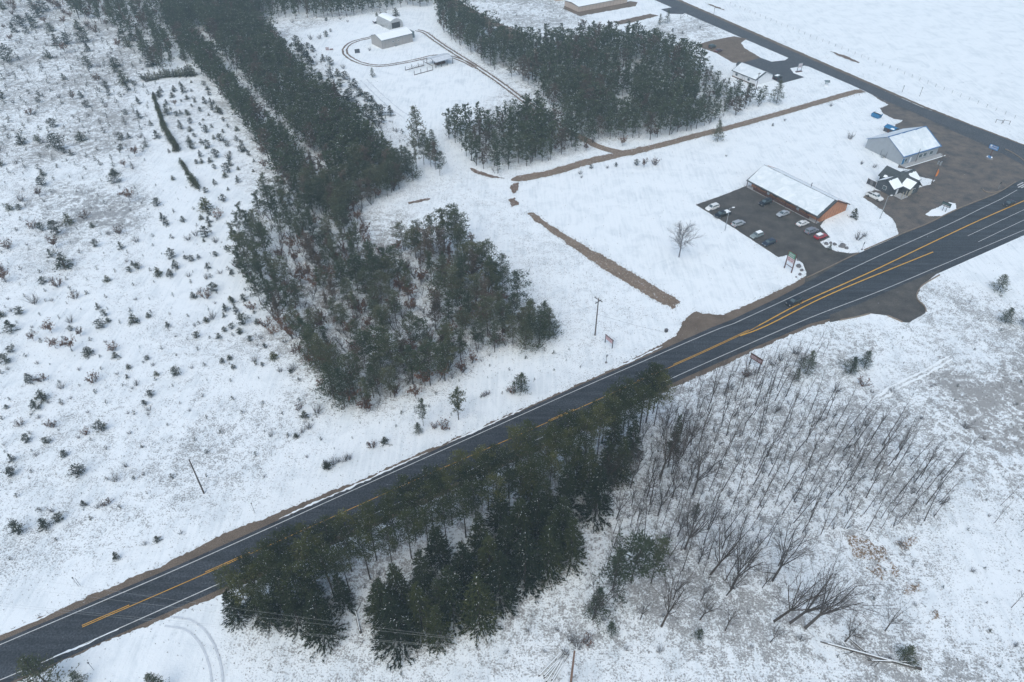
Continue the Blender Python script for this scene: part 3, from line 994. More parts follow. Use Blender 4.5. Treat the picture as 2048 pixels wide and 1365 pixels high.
fw.face([(-4.2, 0.02, 0), (-2.6, 0.02, 0), (-2.6, 0.02, 3.0), (2.6, 0.02, 3.0), (2.6, 0.02, 0), (4.2, 0.02, 0)] + [(x, 0.02, z) for x, z in reversed(prof[1:-1])])
fw.build('front_wall', M['quonset'], qd)
MB().box((0, 0.5, 1.5), (5.2, 0.1, 3.0)).build('opening_shade', M['dark_metal'], qd)  # dark sheet across the doorway, painted shade for the unlit interior
ss = MB()
for i in range(3, len(prof) - 4):
    (xa, za), (xb, zb) = prof[i], prof[i + 1]
    ss.face([(xa, 0.1, za + 0.09), (xb, 0.1, zb + 0.09), (xb, 12.8, zb + 0.09), (xa, 12.8, za + 0.09)])
ss.build('snow_cover', M['snow'], qd)

# open pole canopy and the bare frame beside it
A = P(872, 137)
cn = thing('pole_canopy', 'open pole shelter with a grey snowy roof by the track', 'shelter', (A[0], A[1], 0), th)
CL, CW = 9.5, 7.5
roof_slab(-0.4, CL + 0.4, -0.4, CW / 2, CW + 0.4, 2.7, 3.6, 2.7, 0.1).build('roof', M['metal'], cn)
snow_slope(-0.3, CL + 0.3, -0.35, 2.7, CW / 2, 3.6, 0.05, 0.8, (0.3, 0.3), seed=14).build('snow_cover', M['faint'], cn)
snow_slope(-0.3, CL + 0.3, CW + 0.35, 2.7, CW / 2, 3.6, 0.05, 0.8, (0.3, 0.3), seed=15).build('snow_cover', M['faint'], cn)
for x in (0, CL / 3, 2 * CL / 3, CL):
    for y in (0, CW):
        MB().box((x, y, 1.3), (0.2, 0.2, 2.6)).build('post', M['pole'], cn)
MB().box((CL / 2, CW / 2, 0.5), (5, 2.2, 1.0)).build('stored_goods', M['dark_brown'], cn)
for i in range(6):
    MB().tube((-0.5 - 0.7 * i, CW * 0.6, 2.9), (-0.4 - 0.7 * i, CW + 0.4, 2.7), 0.06, n=5).build('rafter', M['pole'], cn)
A = P(829, 151)
fm = thing('timber_frame', 'roofless timber frame with snowy rafters beside the pole shelter', 'shed frame', (A[0], A[1], 0), th)
for x in (0, 3.5, 7, 10):
    for y in (0, 7.5):
        MB().box((x, y, 1.0), (0.16, 0.16, 2.0)).build('post', M['pole'], fm)
for k in range(9):
    MB().tube((0.3 + k * 0.9, 3.2, 1.8), (1.3 + k * 0.9, 7.6, 1.2), 0.07, n=5).build('rafter', M['pole'], fm)
for y in (0, 7.5):
    MB().box((5, y, 0.2), (10.2, 0.2, 0.24)).build('sill_beam', M['pole'], fm)
MB().box((10, 3.7, 2.0), (0.16, 7.6, 0.2)).build('beam', M['pole'], fm)

# white house
A = P(1464, 153)
th, L = frame(A, P(1510, 172))
D = 10.6
hs = thing('white_house', 'white single storey house with snowy roof by the paved drive', 'house', (A[0], A[1], 0), th)
ridge = 5.1
walls_mb(L, D, 2.75, ridge - 0.1).build('wall', M['white_wall'], hs)
roof_slab(-0.5, L + 0.5, -0.6, D / 2, D + 0.6, 2.62, ridge, 2.62, 0.14).build('roof', M['roof_grey'], hs)
snow_slope(-0.45, L + 0.45, -0.55, 2.62, D / 2, ridge, 0.09, 0.2, (0.05, 1.3), seed=16).build('snow_cover', M['thin_snow'], hs)
snow_slope(-0.45, L + 0.45, D + 0.55, 2.62, D / 2, ridge, 0.09, 0.2, (0.05, 0.4), seed=17).build('snow_cover', M['snow'], hs)
for x in (5.6, 6.8):
    window(hs, x, 0, 1.1, 0.8, 2.0, 'y', 'door', M['door_white'], M['beige_trim'])
window(hs, 9.5, 0, 1.5, 1.2, 1.0, 'y')
window(hs, 2.4, 0, 1.5, 1.2, 1.0, 'y')
MB().box((L / 2, -0.06, 0.2), (L, 0.1, 0.4)).build('foundation', M['dark_brown'], hs)
q = P(1471, 138)
tk = thing('garden_shed', 'small teal shed with a snowy roof at the corner of the white house', 'shed', (q[0], q[1], 0), th)
walls_mb(3.0, 3.0, 2.1, 3.0).build('wall', M['lean_green'], tk)
roof_slab(-0.2, 3.2, -0.2, 1.5, 3.2, 2.1, 3.1, 2.1, 0.1).build('roof', M['roof_grey'], tk)
snow_slope(-0.2, 3.2, 3.2, 2.1, 1.5, 3.1, 0.08, 0.1, seed=18, nx=8, ny=4).build('snow_cover', M['snow'], tk)
MB().box((1.5, -0.03, 0.95), (0.9, 0.06, 1.8)).build('door', M['cream_wall'], tk)

# storage buildings at the top of the view
for idx, (A, Lg, D, lab) in enumerate(((P(1157, 24.5), 34.0, 13.6, 'long beige storage building with a row of panel doors and snowy roof'), (P(1113, 3), 26.0, 12.0, 'beige storage building behind the longer one, mostly out of view'))):
    th = R(31.5)
    stg = thing('storage_building', lab, 'building', (A[0], A[1], 0), th)
    walls_mb(Lg, D, 2.9, 3.5).build('wall', M['beige_trim'], stg)
    roof_slab(-0.3, Lg + 0.3, -0.4, D / 2, D + 0.4, 2.9, 3.62, 2.9, 0.12).build('roof', M['lean_green'], stg)
    snow_slope(-0.25, Lg + 0.25, -0.36, 2.9, D / 2, 3.62, 0.09, 0.1, seed=20).build('snow_cover', M['snow'], stg)
    snow_slope(-0.25, Lg + 0.25, D + 0.36, 2.9, D / 2, 3.62, 0.09, 0.1, seed=21).build('snow_cover', M['snow'], stg)
    nd = 14 if idx == 0 else 10
    pw = Lg / nd
    me = MB().box((0, 0, 0), (pw - 0.16, 0.06, 2.6)).mesh('roller_door', M['beige'])
    for i in range(nd):
        o = link('roller_door', me, stg, ((i + 0.5) * pw, -0.035, 1.36))
    nd = 7
    pw = D / nd
    me = MB().box((0, 0, 0), (0.06, pw - 0.14, 2.6)).mesh('wall_panel', M['beige'])
    for i in range(nd):
        link('wall_panel', me, stg, (-0.035, (i + 0.5) * pw, 1.36))

# two blue roofed boxes by the shop
q = P(1766, 262)
b1 = thing('blue_roofed_shed', 'small brown shed with a blue roof behind the shop', 'shed', (q[0], q[1], 0), R(-58))
walls_mb(4.2, 3.4, 1.7, 2.2).build('wall', M['dark_wall'], b1)
roof_slab(-0.2, 4.4, -0.2, 1.7, 3.6, 1.7, 2.35, 1.7, 0.08).build('roof', M['blue_paint'], b1)
MB().box((2.1, -0.03, 0.8), (0.9, 0.06, 1.5)).build('door', M['dark_brown'], b1)
snow_slope(2.4, 4.2, -0.15, 1.7, 1.1, 2.1, 0.07, 0.4, (0.1, 0.1), nx=6, ny=3, seed=31).build('snow_cover', M['snow'], b1)
q = P(1752, 235)
b2 = thing('dumpster', 'bright blue dumpster with snow on its lids', 'dumpster', (q[0], q[1], 0), R(-58))
bx = MB()
bx.loft([[(-1.6, -1.1, 0.15), (1.6, -1.1, 0.15), (1.6, 1.1, 0.15), (-1.6, 1.1, 0.15)], [(-1.75, -1.3, 1.3), (1.75, -1.3, 1.3), (1.75, 1.2, 1.7), (-1.75, 1.2, 1.7)]])
bx.build('bin', M['blue_paint'], b2)
for x in (-0.88, 0.88):
    MB().box((x, 0.2, 1.58), (1.7, 1.0, 0.06)).build('lid', M['dark_metal'], b2)
MB().box((0.0, 0.75, 1.66), (3.2, 0.7, 0.12), taper=0.9).build('snow_cover', M['snow'], b2)
for x in (-1.85, 1.85):
    MB().box((x, 0, 1.0), (0.12, 0.9, 0.2)).build('fork_sleeve', M['dark_metal'], b2)


# ------------------------------------------------------------------ vehicles
PAINT = {}


def paint(name, c, rough=0.28):
    if name not in PAINT:
        PAINT[name] = simple('paint_' + name, c, rough, 0.06, 0.8, spec=0.6)
    return PAINT[name]


SPEC = {  # length, width, belt z, roof z, cabin base (rear, front), cabin top (rear, front), top heights along the body
    'suv': (4.8, 1.9, 1.08, 1.76, (-2.25, 1.15), (-2.0, 0.35)),
    'van': (5.0, 1.95, 1.05, 1.76, (-2.4, 1.55), (-2.2, 0.55)),
    'wagon': (4.6, 1.8, 0.98, 1.56, (-2.1, 1.05), (-1.75, 0.25)),
    'sedan': (4.7, 1.82, 0.94, 1.43, (-1.75, 1.15), (-1.0, 0.25)),
    'pickup': (5.8, 2.0, 1.15, 1.88, (-0.75, 1.55), (-0.55, 0.85)),
}


def vehicle(name, label, kind, colour, at, heading, cat, snow=False, group=None, bed_snow=False, z=0.03):
    L, W, belt, roof, cb, ct = SPEC[kind]
    root = thing(name, label, cat, (at[0], at[1], z), heading, group)
    pm = paint(*colour)
    b = MB()
    h = L / 2
    deck = belt - 0.02 if kind in ('sedan',) else belt
    st = [(-h, 0.55, 0.80, 0.86), (-h + 0.12, 0.36, 0.92, deck - 0.06), (-h + 0.6, 0.30, 1.0, deck)]
    if kind == 'pickup':
        st = [(-h, 0.55, 0.94, 0.75), (-h + 0.08, 0.42, 1.0, 0.80), (-0.85, 0.36, 1.0, 0.80), (-0.80, 0.32, 1.0, belt)]
    st += [(cb[1] - 0.1, 0.28, 1.0, belt), (cb[1] + 0.35, 0.28, 1.0, belt - 0.04), (h - 0.35, 0.30, 0.97, belt - 0.16), (h - 0.08, 0.34, 0.88, belt - 0.30), (h, 0.45, 0.76, belt - 0.42)]
    rings = []
    for x, zb, wf, zt in st:
        w_ = W / 2 * wf
        zm = zb + (zt - zb) * 0.62
        rings.append([(x, -w_ * 0.94, zb), (x, -w_, zm), (x, -w_ * 0.92, zt), (x, w_ * 0.92, zt), (x, w_, zm), (x, w_ * 0.94, zb)])
    b.loft(rings)
    w0, w1 = W / 2 * 0.91, W / 2 * 0.74
    zb = belt - 0.03
    mid = (roof + belt) / 2
    crs = [[(cb[0], -w0, zb), (cb[1], -w0, zb), (cb[1], w0, zb), (cb[0], w0, zb)],
           [(ct[0] - 0.02, -w1, roof - 0.06), (ct[1] + 0.06, -w1, roof - 0.06), (ct[1] + 0.06, w1, roof - 0.06), (ct[0] - 0.02, w1, roof - 0.06)],
           [(ct[0] + 0.18, -w1 * 0.9, roof), (ct[1] - 0.12, -w1 * 0.9, roof), (ct[1] - 0.12, w1 * 0.9, roof), (ct[0] + 0.18, w1 * 0.9, roof)]]
    b.loft(crs)
    if kind == 'pickup':
        bl = -0.85 + h - 0.08
        for s in (-1, 1):
            b.box((-h + 0.06 + bl / 2, s * (W / 2 - 0.10), 1.0), (bl, 0.12, 0.42))
        b.box((-h + 0.08, 0, 1.0), (0.08, W - 0.16, 0.42))
        b.box((-0.88, 0, 1.0), (0.08, W - 0.16, 0.42))
    b.build('body', pm, root)
    if kind == 'pickup':
        fl = MB().box((-h + 0.5 + 0.6, 0, 0.83), (1.9, W - 0.36, 0.05))
        fl.build('bed_floor', M['dark_metal'], root)
        if bed_snow:
            MB().box((-h + 1.1, 0, 1.16), (1.95, W - 0.1, 0.14), taper=0.95).build('snow_cover', M['snow'], root)

    def pane(nm, quad, out):
        mb = MB()
        o = Vector(out) * 0.015
        mb.face([Vector(p) + o for p in quad])
        mb.build(nm, M['glass'], root)
    lerp = lambda a, bb, t: tuple(a[i] + (bb[i] - a[i]) * t for i in range(3))
    B0, B1, B2, B3 = crs[0]
    T0, T1, T2, T3 = crs[1]
    lo, hi = 0.12, 0.95
    ins = lambda a, c, t: lerp(a, c, t)
    q = [lerp(B1, T1, lo), lerp(B2, T2, lo), lerp(B2, T2, hi), lerp(B1, T1, hi)]
    q = [ins(q[0], q[1], .07), ins(q[1], q[0], .07), ins(q[2], q[3], .07), ins(q[3], q[2], .07)]
    pane('windscreen', q, (0.8, 0, 0.6))
    q = [lerp(B3, T3, 0.25), lerp(B0, T0, 0.25), lerp(B0, T0, hi), lerp(B3, T3, hi)]
    q = [ins(q[0], q[1], .1), ins(q[1], q[0], .1), ins(q[2], q[3], .1), ins(q[3], q[2], .1)]
    pane('rear_window', q, (-0.9, 0, 0.4))
    for (a0, a1, t0, t1, s) in ((B0, B1, T0, T1, -1), (B3, B2, T3, T2, 1)):
        q = [lerp(a0, t0, 0.2), lerp(a1, t1, 0.2), lerp(a1, t1, 0.9), lerp(a0, t0, 0.9)]
        for u0, u1 in ((0.06, 0.30), (0.34, 0.62), (0.66, 0.94)) if kind != 'pickup' else ((0.08, 0.48), (0.53, 0.92)):
            pane('side_window', [ins(q[0], q[1], u0), ins(q[0], q[1], u1), ins(q[3], q[2], u1), ins(q[3], q[2], u0)], (0, s, 0.3))
    wm = MB()
    rw = 0.40 if kind in ('pickup', 'suv') else 0.34
    wm.tube((0, -0.12, 0), (0, 0.12, 0), rw, n=14)
    wm.tube((0, -0.13, 0), (0, 0.13, 0), rw * 0.55, n=10, mi=1)
    wme = wm.mesh('wheel', [M['tyre'], M['metal']])
    for x in (-h * 0.60, h * 0.62):
        for s in (-1, 1):
            link('wheel', wme, root, (x, s * (W / 2 - 0.07), rw))
    hl = MB().box((0, 0, 0), (0.16, 0.36, 0.16), taper=0.8).mesh('headlight', M['lamp'])
    tl = MB().box((0, 0, 0), (0.12, 0.22, 0.34), taper=0.9).mesh('taillight', M['red_lamp'])
    mr = MB().box((0, 0, 0), (0.14, 0.20, 0.14)).mesh('mirror', pm)
    for s in (-1, 1):
        link('headlight', hl, root, (h - 0.10, s * W * 0.31, belt - 0.38))
        link('taillight', tl, root, (-h + 0.05, s * W * 0.40, belt - 0.22))
        link('mirror', mr, root, (cb[1] - 0.35, s * (W / 2 + 0.05), belt + 0.06))
    if snow:
        MB().box(((ct[0] + ct[1]) / 2 + 0.03, 0, roof + 0.03), (ct[1] - ct[0] - 0.02, W * 0.72, 0.09), taper=0.94).build('snow_cover', M['snow'], root)
    return root


G1 = 'vehicles parked by the brown building'
WHT, SIL, GRY, BLK, DBL, RED, GRN = ('white', (0.72, 0.72, 0.70)), ('silver', (0.36, 0.38, 0.40)), ('grey', (0.20, 0.21, 0.24)), ('black', (0.010, 0.012, 0.015)), ('navy', (0.022, 0.032, 0.052)), ('red', (0.36, 0.025, 0.04)), ('sage', (0.22, 0.26, 0.26))
hd = R(30)
bk = R(210)
vehicle('suv', 'white sport utility vehicle first in the lot edge row', 'suv', WHT, P(1424, 419), bk, 'suv', group=G1)
vehicle('pickup_truck', 'dark pickup with a heap of snow in its bed', 'pickup', BLK, P(1444, 432.5), bk, 'pickup', group=G1, bed_snow=True)
vehicle('suv', 'silver estate vehicle showing red taillights at the lot edge', 'suv', SIL, P(1476, 451), hd, 'suv', group=G1)
vehicle('station_wagon', 'pale green wagon with white snow on its roof', 'wagon', GRN, P(1513, 474), bk, 'car', True, group=G1)
vehicle('sedan', 'dark blue car last in the lot edge row', 'wagon', DBL, P(1537, 489), bk, 'car', group=G1)
vehicle('suv', 'black vehicle parked under the eave of the brown building', 'suv', BLK, P(1530, 409), bk, 'suv', group=G1)
vehicle('sedan', 'silver saloon car parked under the eave of the brown building', 'sedan', SIL, P(1565, 431), bk, 'car', group=G1)
vehicle('sedan', 'white saloon car nearest the end wall of the brown building', 'sedan', WHT, P(1604, 450.5), hd, 'car', group=G1)
vehicle('suv', 'grey sport utility vehicle between the white saloon and the red car', 'suv', GRY, P(1622, 465.5), hd, 'suv', group=G1)
vehicle('hatchback', 'red car with a white patch of snow on its roof', 'wagon', RED, P(1640, 476), hd, 'car', True, group=G1)
vehicle('pickup_truck', 'white pickup parked beside the slate cottage', 'pickup', WHT, P(1748, 397), R(-56), 'pickup')
vehicle('suv', 'black sport utility vehicle driving on the highway', 'suv', BLK, P(1587, 608), R(210), 'suv', z=0.05)
vehicle('sedan', 'dark car driving near the highway junction', 'sedan', BLK, P(2017, 410), R(210), 'car', z=0.05)
vehicle('suv', 'dark green vehicle parked at the back of the brown pullout', 'suv', ('dkgreen', (0.02, 0.04, 0.04)), P(1424, 96), R(40), 'suv')
vehicle('sedan', 'dark maroon car parked in front of the brown pullout', 'sedan', ('maroon', (0.07, 0.02, 0.028)), P(1437, 104), R(40), 'car')
vehicle('suv', 'dark vehicle at the gable end of the white house', 'suv', BLK, P(1555, 158), R(40), 'suv', True)
vehicle('pickup_truck', 'dark pickup dusted with snow beside the steel hut', 'pickup', DBL, P(757, 46), R(32), 'pickup', True, bed_snow=True)
vehicle('suv', 'dark vehicle with snowy roof touching the steel hut', 'suv', BLK, P(774, 43), R(32), 'suv', True)
# snow covered trailers on the back gravel road
for (px, py, sx, lab) in ((950, 40, 7.0, 'long teal trailer under thick snow by the pines'), (952, 50, 4.0, 'short low trailer under snow behind the pines'), (988, 64, 3.6, 'small trailer with a lump of snow by the pines')):
    q = P(px, py)
    t = thing('trailer', lab, 'trailer', (q[0], q[1], 0), R(34), 'snow covered trailers by the back road')
    MB().box((0, 0, 1.2), (sx, 2.3, 1.6), taper=0.96).build('body', M['lean_green'], t)
    MB().box((0, 0, 2.08), (sx * 0.95, 2.15, 0.22), taper=0.9).build('snow_cover', M['snow'], t)
    for y in (-1.0, 1.0):
        MB().tube((-0.4, y - 0.1, 0.36), (-0.4, y + 0.1, 0.36), 0.36, n=10).build('wheel', M['tyre'], t)
    MB().tube((sx / 2, 0, 0.6), (sx / 2 + 1.2, 0, 0.45), 0.06, n=5).build('drawbar', M['dark_metal'], t)
q = P(772, 53)
t = thing('utility_trailer', 'low open trailer frame in the snow before the steel hut', 'trailer', (q[0], q[1], 0), R(32))
for y in (-1.0, 1.0):
    MB().box((0, y, 0.7), (5.2, 0.1, 0.14)).build('side_rail', M['dark_metal'], t)
for x in (-2.5, -1.2, 0, 1.2, 2.5):
    MB().box((x, 0, 0.64), (0.12, 2.0, 0.1)).build('cross_rail', M['dark_metal'], t)
for x in (-2.4, 0, 2.4):
    for y in (-1.0, 1.0):
        MB().box((x, y, 1.05), (0.08, 0.08, 0.7)).build('stake', M['dark_metal'], t)
for y in (-1.15, 1.15):
    MB().tube((0, y - 0.1, 0.34), (0, y + 0.1, 0.34), 0.34, n=10).build('wheel', M['tyre'], t)


# ------------------------------------------------------------------ poles, wires, signs, posts
def utility_pole(label, at, h, r=0.16, arms=(), rz=0.0, trans=0, mat='pole', cap=True):
    t = thing('utility_pole', label, 'utility pole', (at[0], at[1], 0), rz)
    MB().tube((0, 0, 0), (0, 0, h), r * 1.15, r * 0.75, n=10).build('pole', M[mat], t)
    for (z, ln, ang) in arms:
        c, s = math.cos(ang), math.sin(ang)
        MB().box((0, 0, z), (ln, 0.14, 0.16), ang).build('crossarm', M[mat], t)
        for k in (-0.46, 0.46, -0.25, 0.25):
            MB().tube((c * ln * k, s * ln * k, z + 0.08), (c * ln * k, s * ln * k, z + 0.32), 0.05, n=6).build('insulator', M['stone'], t)
    for k in range(trans):
        a = k * 2.1 + 0.4
        MB().tube((0.5 * math.cos(a), 0.5 * math.sin(a), h - 4.0), (0.5 * math.cos(a), 0.5 * math.sin(a), h - 2.9), 0.27, n=10).build('transformer', M['metal'], t)
    return t


utility_pole('weathered utility pole with two crossarms in the snowy meadow', P(1190, 671), 12.0, 0.17, ((11.6, 2.6, R(-48)), (10.9, 2.2, R(42))))
utility_pole('plain grey pole leaning in view in the western field', P(408, 987), 10.6, 0.16)
utility_pole('utility pole with transformers beside the slate cottage', P(1863, 368), 11.2, 0.16, ((10.9, 2.4, R(30)),), 0, 3)
utility_pole('thin utility pole in front of the white house', P(1510, 187), 8.8, 0.13, ((8.4, 1.6, R(30)),))
utility_pole('short pole at the front of the blue trimmed shop', P(1831, 324), 5.0, 0.10)
near_top = P(1149, 1303, 11.0)
utility_pole('weathered brown pole at the bottom edge of the view', near_top, 11.0, 0.19, mat='pole_brown')


def wire(p0, p1, sag, label, r=0.010):
    mb = MB()
    n = 16
    pts = []
    for i in range(n + 1):
        t = i / n
        q = Vector(p0).lerp(Vector(p1), t)
        q.z -= 4 * sag * t * (1 - t)
        pts.append(q)
    for a, b in zip(pts, pts[1:]):
        mb.tube(a, b, r, n=5, caps=False)
    o = mb.build('power_line', M['metal'])
    return tag(o, label, 'power line')


nt_ = (near_top[0], near_top[1])
for z, qa, qb, nm in ((10.9, (0, 1172), (2048, 1364), 'upper'), (10.6, (70, 1160), (2048, 1357), 'second'), (9.3, (0, 1207), (1800, 1372), 'third'), (9.0, (0, 1212), (1700, 1375), 'lowest')):
    a = P(*qa, z - 0.6)
    a = np.array(nt_) + (a - np.array(nt_)) * 1.3
    wire((nt_[0], nt_[1], z), (a[0], a[1], z), 0.9, 'thin %s power line running from the brown pole over the highway' % nm)
    if nm in ('upper', 'third'):
        a = P(*qb, z - 0.6)
        a = np.array(nt_) + (a - np.array(nt_)) * 1.2
        wire((nt_[0], nt_[1], z), (a[0], a[1], z), 0.7, 'thin %s power line running from the brown pole past the fallen log' % nm)
a, b = P(1190, 671), P(1332, 668)
wire((a[0], a[1], 7.0), (b[0], b[1], 0.4), 0.3, 'sloping wire from the crossarm pole to the roadside', 0.03)


def light_pole(label, at, h, heading):
    t = thing('light_pole', label, 'light pole', (at[0], at[1], 0), heading, 'light poles around the lots')
    MB().tube((0, 0, 0), (0, 0, h), 0.12, 0.08, n=8).build('pole', M['metal'], t)
    MB().tube((0, 0, h - 0.1), (1.0, 0, h + 0.15), 0.05, n=6).build('arm', M['metal'], t)
    MB().box((1.2, 0, h + 0.12), (0.8, 0.4, 0.2), taper=0.8).build('lamp_head', M['white_wall'], t)
    return t


light_pole('grey light pole at the edge of the parking lot', P(1449.6, 461.5), 8.0, R(10))
light_pole('grey light pole on the snow before the slate cottage', P(1759.6, 438), 8.1, R(20))


def lettering(root, cx, cz, w, h, rows, mat, y=-0.06, name='lettering'):
    """rows of short dashes: far too small in the photo to read"""
    mb = MB()
    rr = random.Random(int(cx * 10 + w * 100 + rows))
    for k in range(rows):
        z = cz + h / 2 - (k + 0.5) * h / rows
        x = cx - w / 2
        while x < cx + w / 2 - 0.15:
            l = min(rr.uniform(0.12, 0.4), cx + w / 2 - x)
            mb.box((x + l / 2, y, z), (l, 0.02, h / rows * 0.5))
            x += l + rr.uniform(0.06, 0.14)
    return mb.build(name, mat, root)


# tall sign by the lot entrance
A_, B_ = P(1568.5, 536.5), P(1582.5, 546)
th, L = frame(A_, B_)
sg = thing('tall_sign', 'tall sign on two red brown posts with green panel over red lettering', 'sign', (A_[0], A_[1], 0), th)
for x in (0, L):
    MB().box((x, 0, 3.1), (0.24, 0.24, 6.2)).build('post', M['sign_back'], sg)
MB().box((L / 2, 0, 5.2), (L - 0.26, 0.14, 1.5)).build('green_panel', M['sign_green'], sg)
MB().box((L / 2, 0, 3.6), (L - 0.26, 0.14, 1.6)).build('letter_board', M['sign_pale'], sg)
lettering(sg, L / 2, 5.2, L - 0.8, 1.1, 2, M['sign_pale'], -0.09)
lettering(sg, L / 2, 3.75, L - 0.6, 1.2, 2, M['sign_red'], -0.09)
MB().box((L / 2, 0, 6.1), (L, 0.2, 0.22)).build('top_rail', M['sign_back'], sg)
MB().box((L / 2, 0, 1.6), (L, 0.12, 0.16)).build('lower_rail', M['sign_back'], sg)
# long low sign with red letters
A_, B_ = P(1210.3, 685.5), P(1224.3, 697)
th, L = frame(A_, B_)
sg = thing('board_sign', 'low pale sign with red lettering beneath the crossarm pole', 'sign', (A_[0], A_[1], 0), th)
for x in (0, L):
    MB().box((x, 0, 1.3), (0.16, 0.16, 2.6)).build('post', M['dark_metal'], sg)
MB().box((L / 2, 0, 1.85), (L - 0.18, 0.08, 1.2)).build('panel', M['sign_pale'], sg)
lettering(sg, L / 2, 1.95, L - 0.3, 0.95, 2, M['sign_red'], -0.05)
MB().box((L / 2, 0, 2.6), (L + 0.4, 0.16, 0.14)).build('top_rail', M['dark_brown'], sg)
# dark green sign on the snow island
A_ = P(1887, 424)
sg = thing('green_sign', 'dark green sign on a post in the snow island', 'sign', (A_[0], A_[1], 0), R(-52))
for x in (-0.5, 0.5):
    MB().box((x, 0, 1.2), (0.14, 0.14, 2.4)).build('post', M['dark_metal'], sg)
MB().box((0, 0, 2.6), (2.8, 0.22, 1.3)).build('panel', M['sign_dkgreen'], sg)
MB().box((0, -0.125, 2.3), (2.4, 0.02, 0.22)).build('pale_band', M['sign_pale'], sg)
lettering(sg, 0, 2.85, 2.2, 0.5, 1, M['lean_green'], -0.125)
MB().box((0, 0, 3.3), (2.9, 0.34, 0.1)).build('top_cap', M['dark_metal'], sg)
# blue sign with planter
A_ = P(1978, 317)
sg = thing('blue_sign', 'blue sign on one post above a snowy planter at the road junction', 'sign', (A_[0], A_[1], 0), R(-55))
MB().box((0, 0, 1.9), (0.22, 0.22, 3.8)).build('post', M['sign_back'], sg)
MB().box((0, 0, 4.3), (3.3, 0.24, 1.7)).build('panel', M['sign_blue'], sg)
fr = MB()
for z in (3.42, 5.18):
    fr.box((0, 0, z), (3.46, 0.28, 0.12))
for x in (-1.7, 1.7):
    fr.box((x, 0, 4.3), (0.12, 0.28, 1.66))
fr.build('frame', M['dark_metal'], sg)
em = MB()
em.tube((-1.0, -0.13, 4.65), (-1.0, -0.16, 4.65), 0.36, n=12)
em.build('emblem', M['white_wall'], sg)
lettering(sg, 0.4, 4.7, 1.6, 0.5, 1, M['sign_pale'], -0.135)
lettering(sg, 0.0, 4.0, 2.8, 0.6, 1, M['sign_pale'], -0.135)
pl = MB()
pl.loft([[(1.4 * math.cos(a), 1.4 * math.sin(a), 0) for a in np.linspace(0, 2 * math.pi, 11)[:-1]], [(1.1 * math.cos(a), 1.1 * math.sin(a), 0.55) for a in np.linspace(0, 2 * math.pi, 11)[:-1]]])
pl.build('planter', M['stone'], sg)
MB().box((0.3, -0.9, 0.9), (1.1, 0.12, 0.9)).build('small_board', M['sign_blue'], sg)
MB().tube((0, 0, 0.54), (0, 0, 0.68), 1.05, 0.7, n=10).build('snow_cover', M['snow'], sg)
# framed sign by the white house
A_ = P(1601, 144)
sg = thing('framed_sign', 'pale sign in a teal frame beside the paved drive', 'sign', (A_[0] - 0.8, A_[1], 0), R(20))
for x in (-1.1, 1.1):
    MB().box((x, 0, 2.0), (0.2, 0.2, 4.0)).build('post', M['lean_green'], sg)
MB().box((0, 0, 2.8), (2.0, 0.12, 1.9)).build('panel', M['sign_pale'], sg)
MB().box((0, 0, 3.95), (2.4, 0.24, 0.16)).build('top_rail', M['lean_green'], sg)
MB().box((0, 0, 0.15), (3.2, 0.9, 0.3)).build('planter', M['dark_brown'], sg)
lettering(sg, 0, 2.6, 1.6, 0.8, 2, M['lean_green'], -0.08)
# red brown sign among the roadside saplings
A_, B_ = P(1497.5, 729), P(1513.5, 731)
sg = thing('brown_sign', 'red brown sign on two posts among bare roadside saplings', 'sign', (A_[0], A_[1], 0), R(-50))
for x in (0.2, 2.9):
    MB().box((x, 0, 1.2), (0.18, 0.18, 2.4)).build('post', M['dark_metal'], sg)
MB().box((1.55, 0, 2.8), (3.4, 0.12, 1.3)).build('panel', M['sign_brown'], sg)
lettering(sg, 1.55, 2.85, 3.0, 0.9, 3, M['sign_pale'], -0.07)
MB().box((1.55, 0, 3.55), (3.6, 0.3, 0.12)).build('top_rail', M['dark_brown'], sg)
# small signs and posts
for (base, h, lab, nm) in ((P(1212.3, 726), 2.6, 'small grey sign back on a thin post below the board sign', 'plate'), (P(1723.6, 500), 2.6, 'small grey sign on a thin post at the curved snow edge', 'plate')):
    t = thing('road_sign', lab, 'road sign', (base[0], base[1], 0), R(30))
    MB().tube((0, 0, 0), (0, 0, h), 0.05, n=6).build('post', M['dark_metal'], t)
    MB().box((0, -0.04, h - 0.25), (0.6, 0.05, 0.7)).build('plate', M['metal'], t)
    MB().box((0, 0, 0.15), (0.5, 0.4, 0.3), taper=0.7).build('foot', M['stone'], t)
for (base, h, lab) in ((P(510, 1027), 3.4, 'thin marker post in the snow near the highway shoulder'), (P(157, 1173), 3.0, 'double marker post on the snow north of the highway'), (P(188, 1341), 2.8, 'thin marker post on the snow south of the highway')):
    t = thing('marker_post', lab, 'marker post', (base[0], base[1], 0), R(30))
    MB().tube((0, 0, 0), (0, 0, h), 0.05, n=6).build('post', M['metal'], t)
    MB().box((0, 0, h - 0.2), (0.22, 0.08, 0.4)).build('reflector', M['dark_metal'], t)
    if 'double' in lab:
        MB().tube((0.3, 0, 0), (0.3, 0, h * 0.85), 0.05, n=6).build('post', M['metal'], t)
t = thing('stop_sign', 'small road sign back standing at the highway junction', 'road sign', (*P(1996, 379), 0), R(20))
MB().tube((0, 0, 0), (0, 0, 2.4), 0.05, n=6).build('post', M['metal'], t)
mb = MB()
mb.tube((0, -0.03, 2.3), (0, 0.0, 2.3), 0.4, n=8)
mb.build('plate', M['dark_metal'], t)
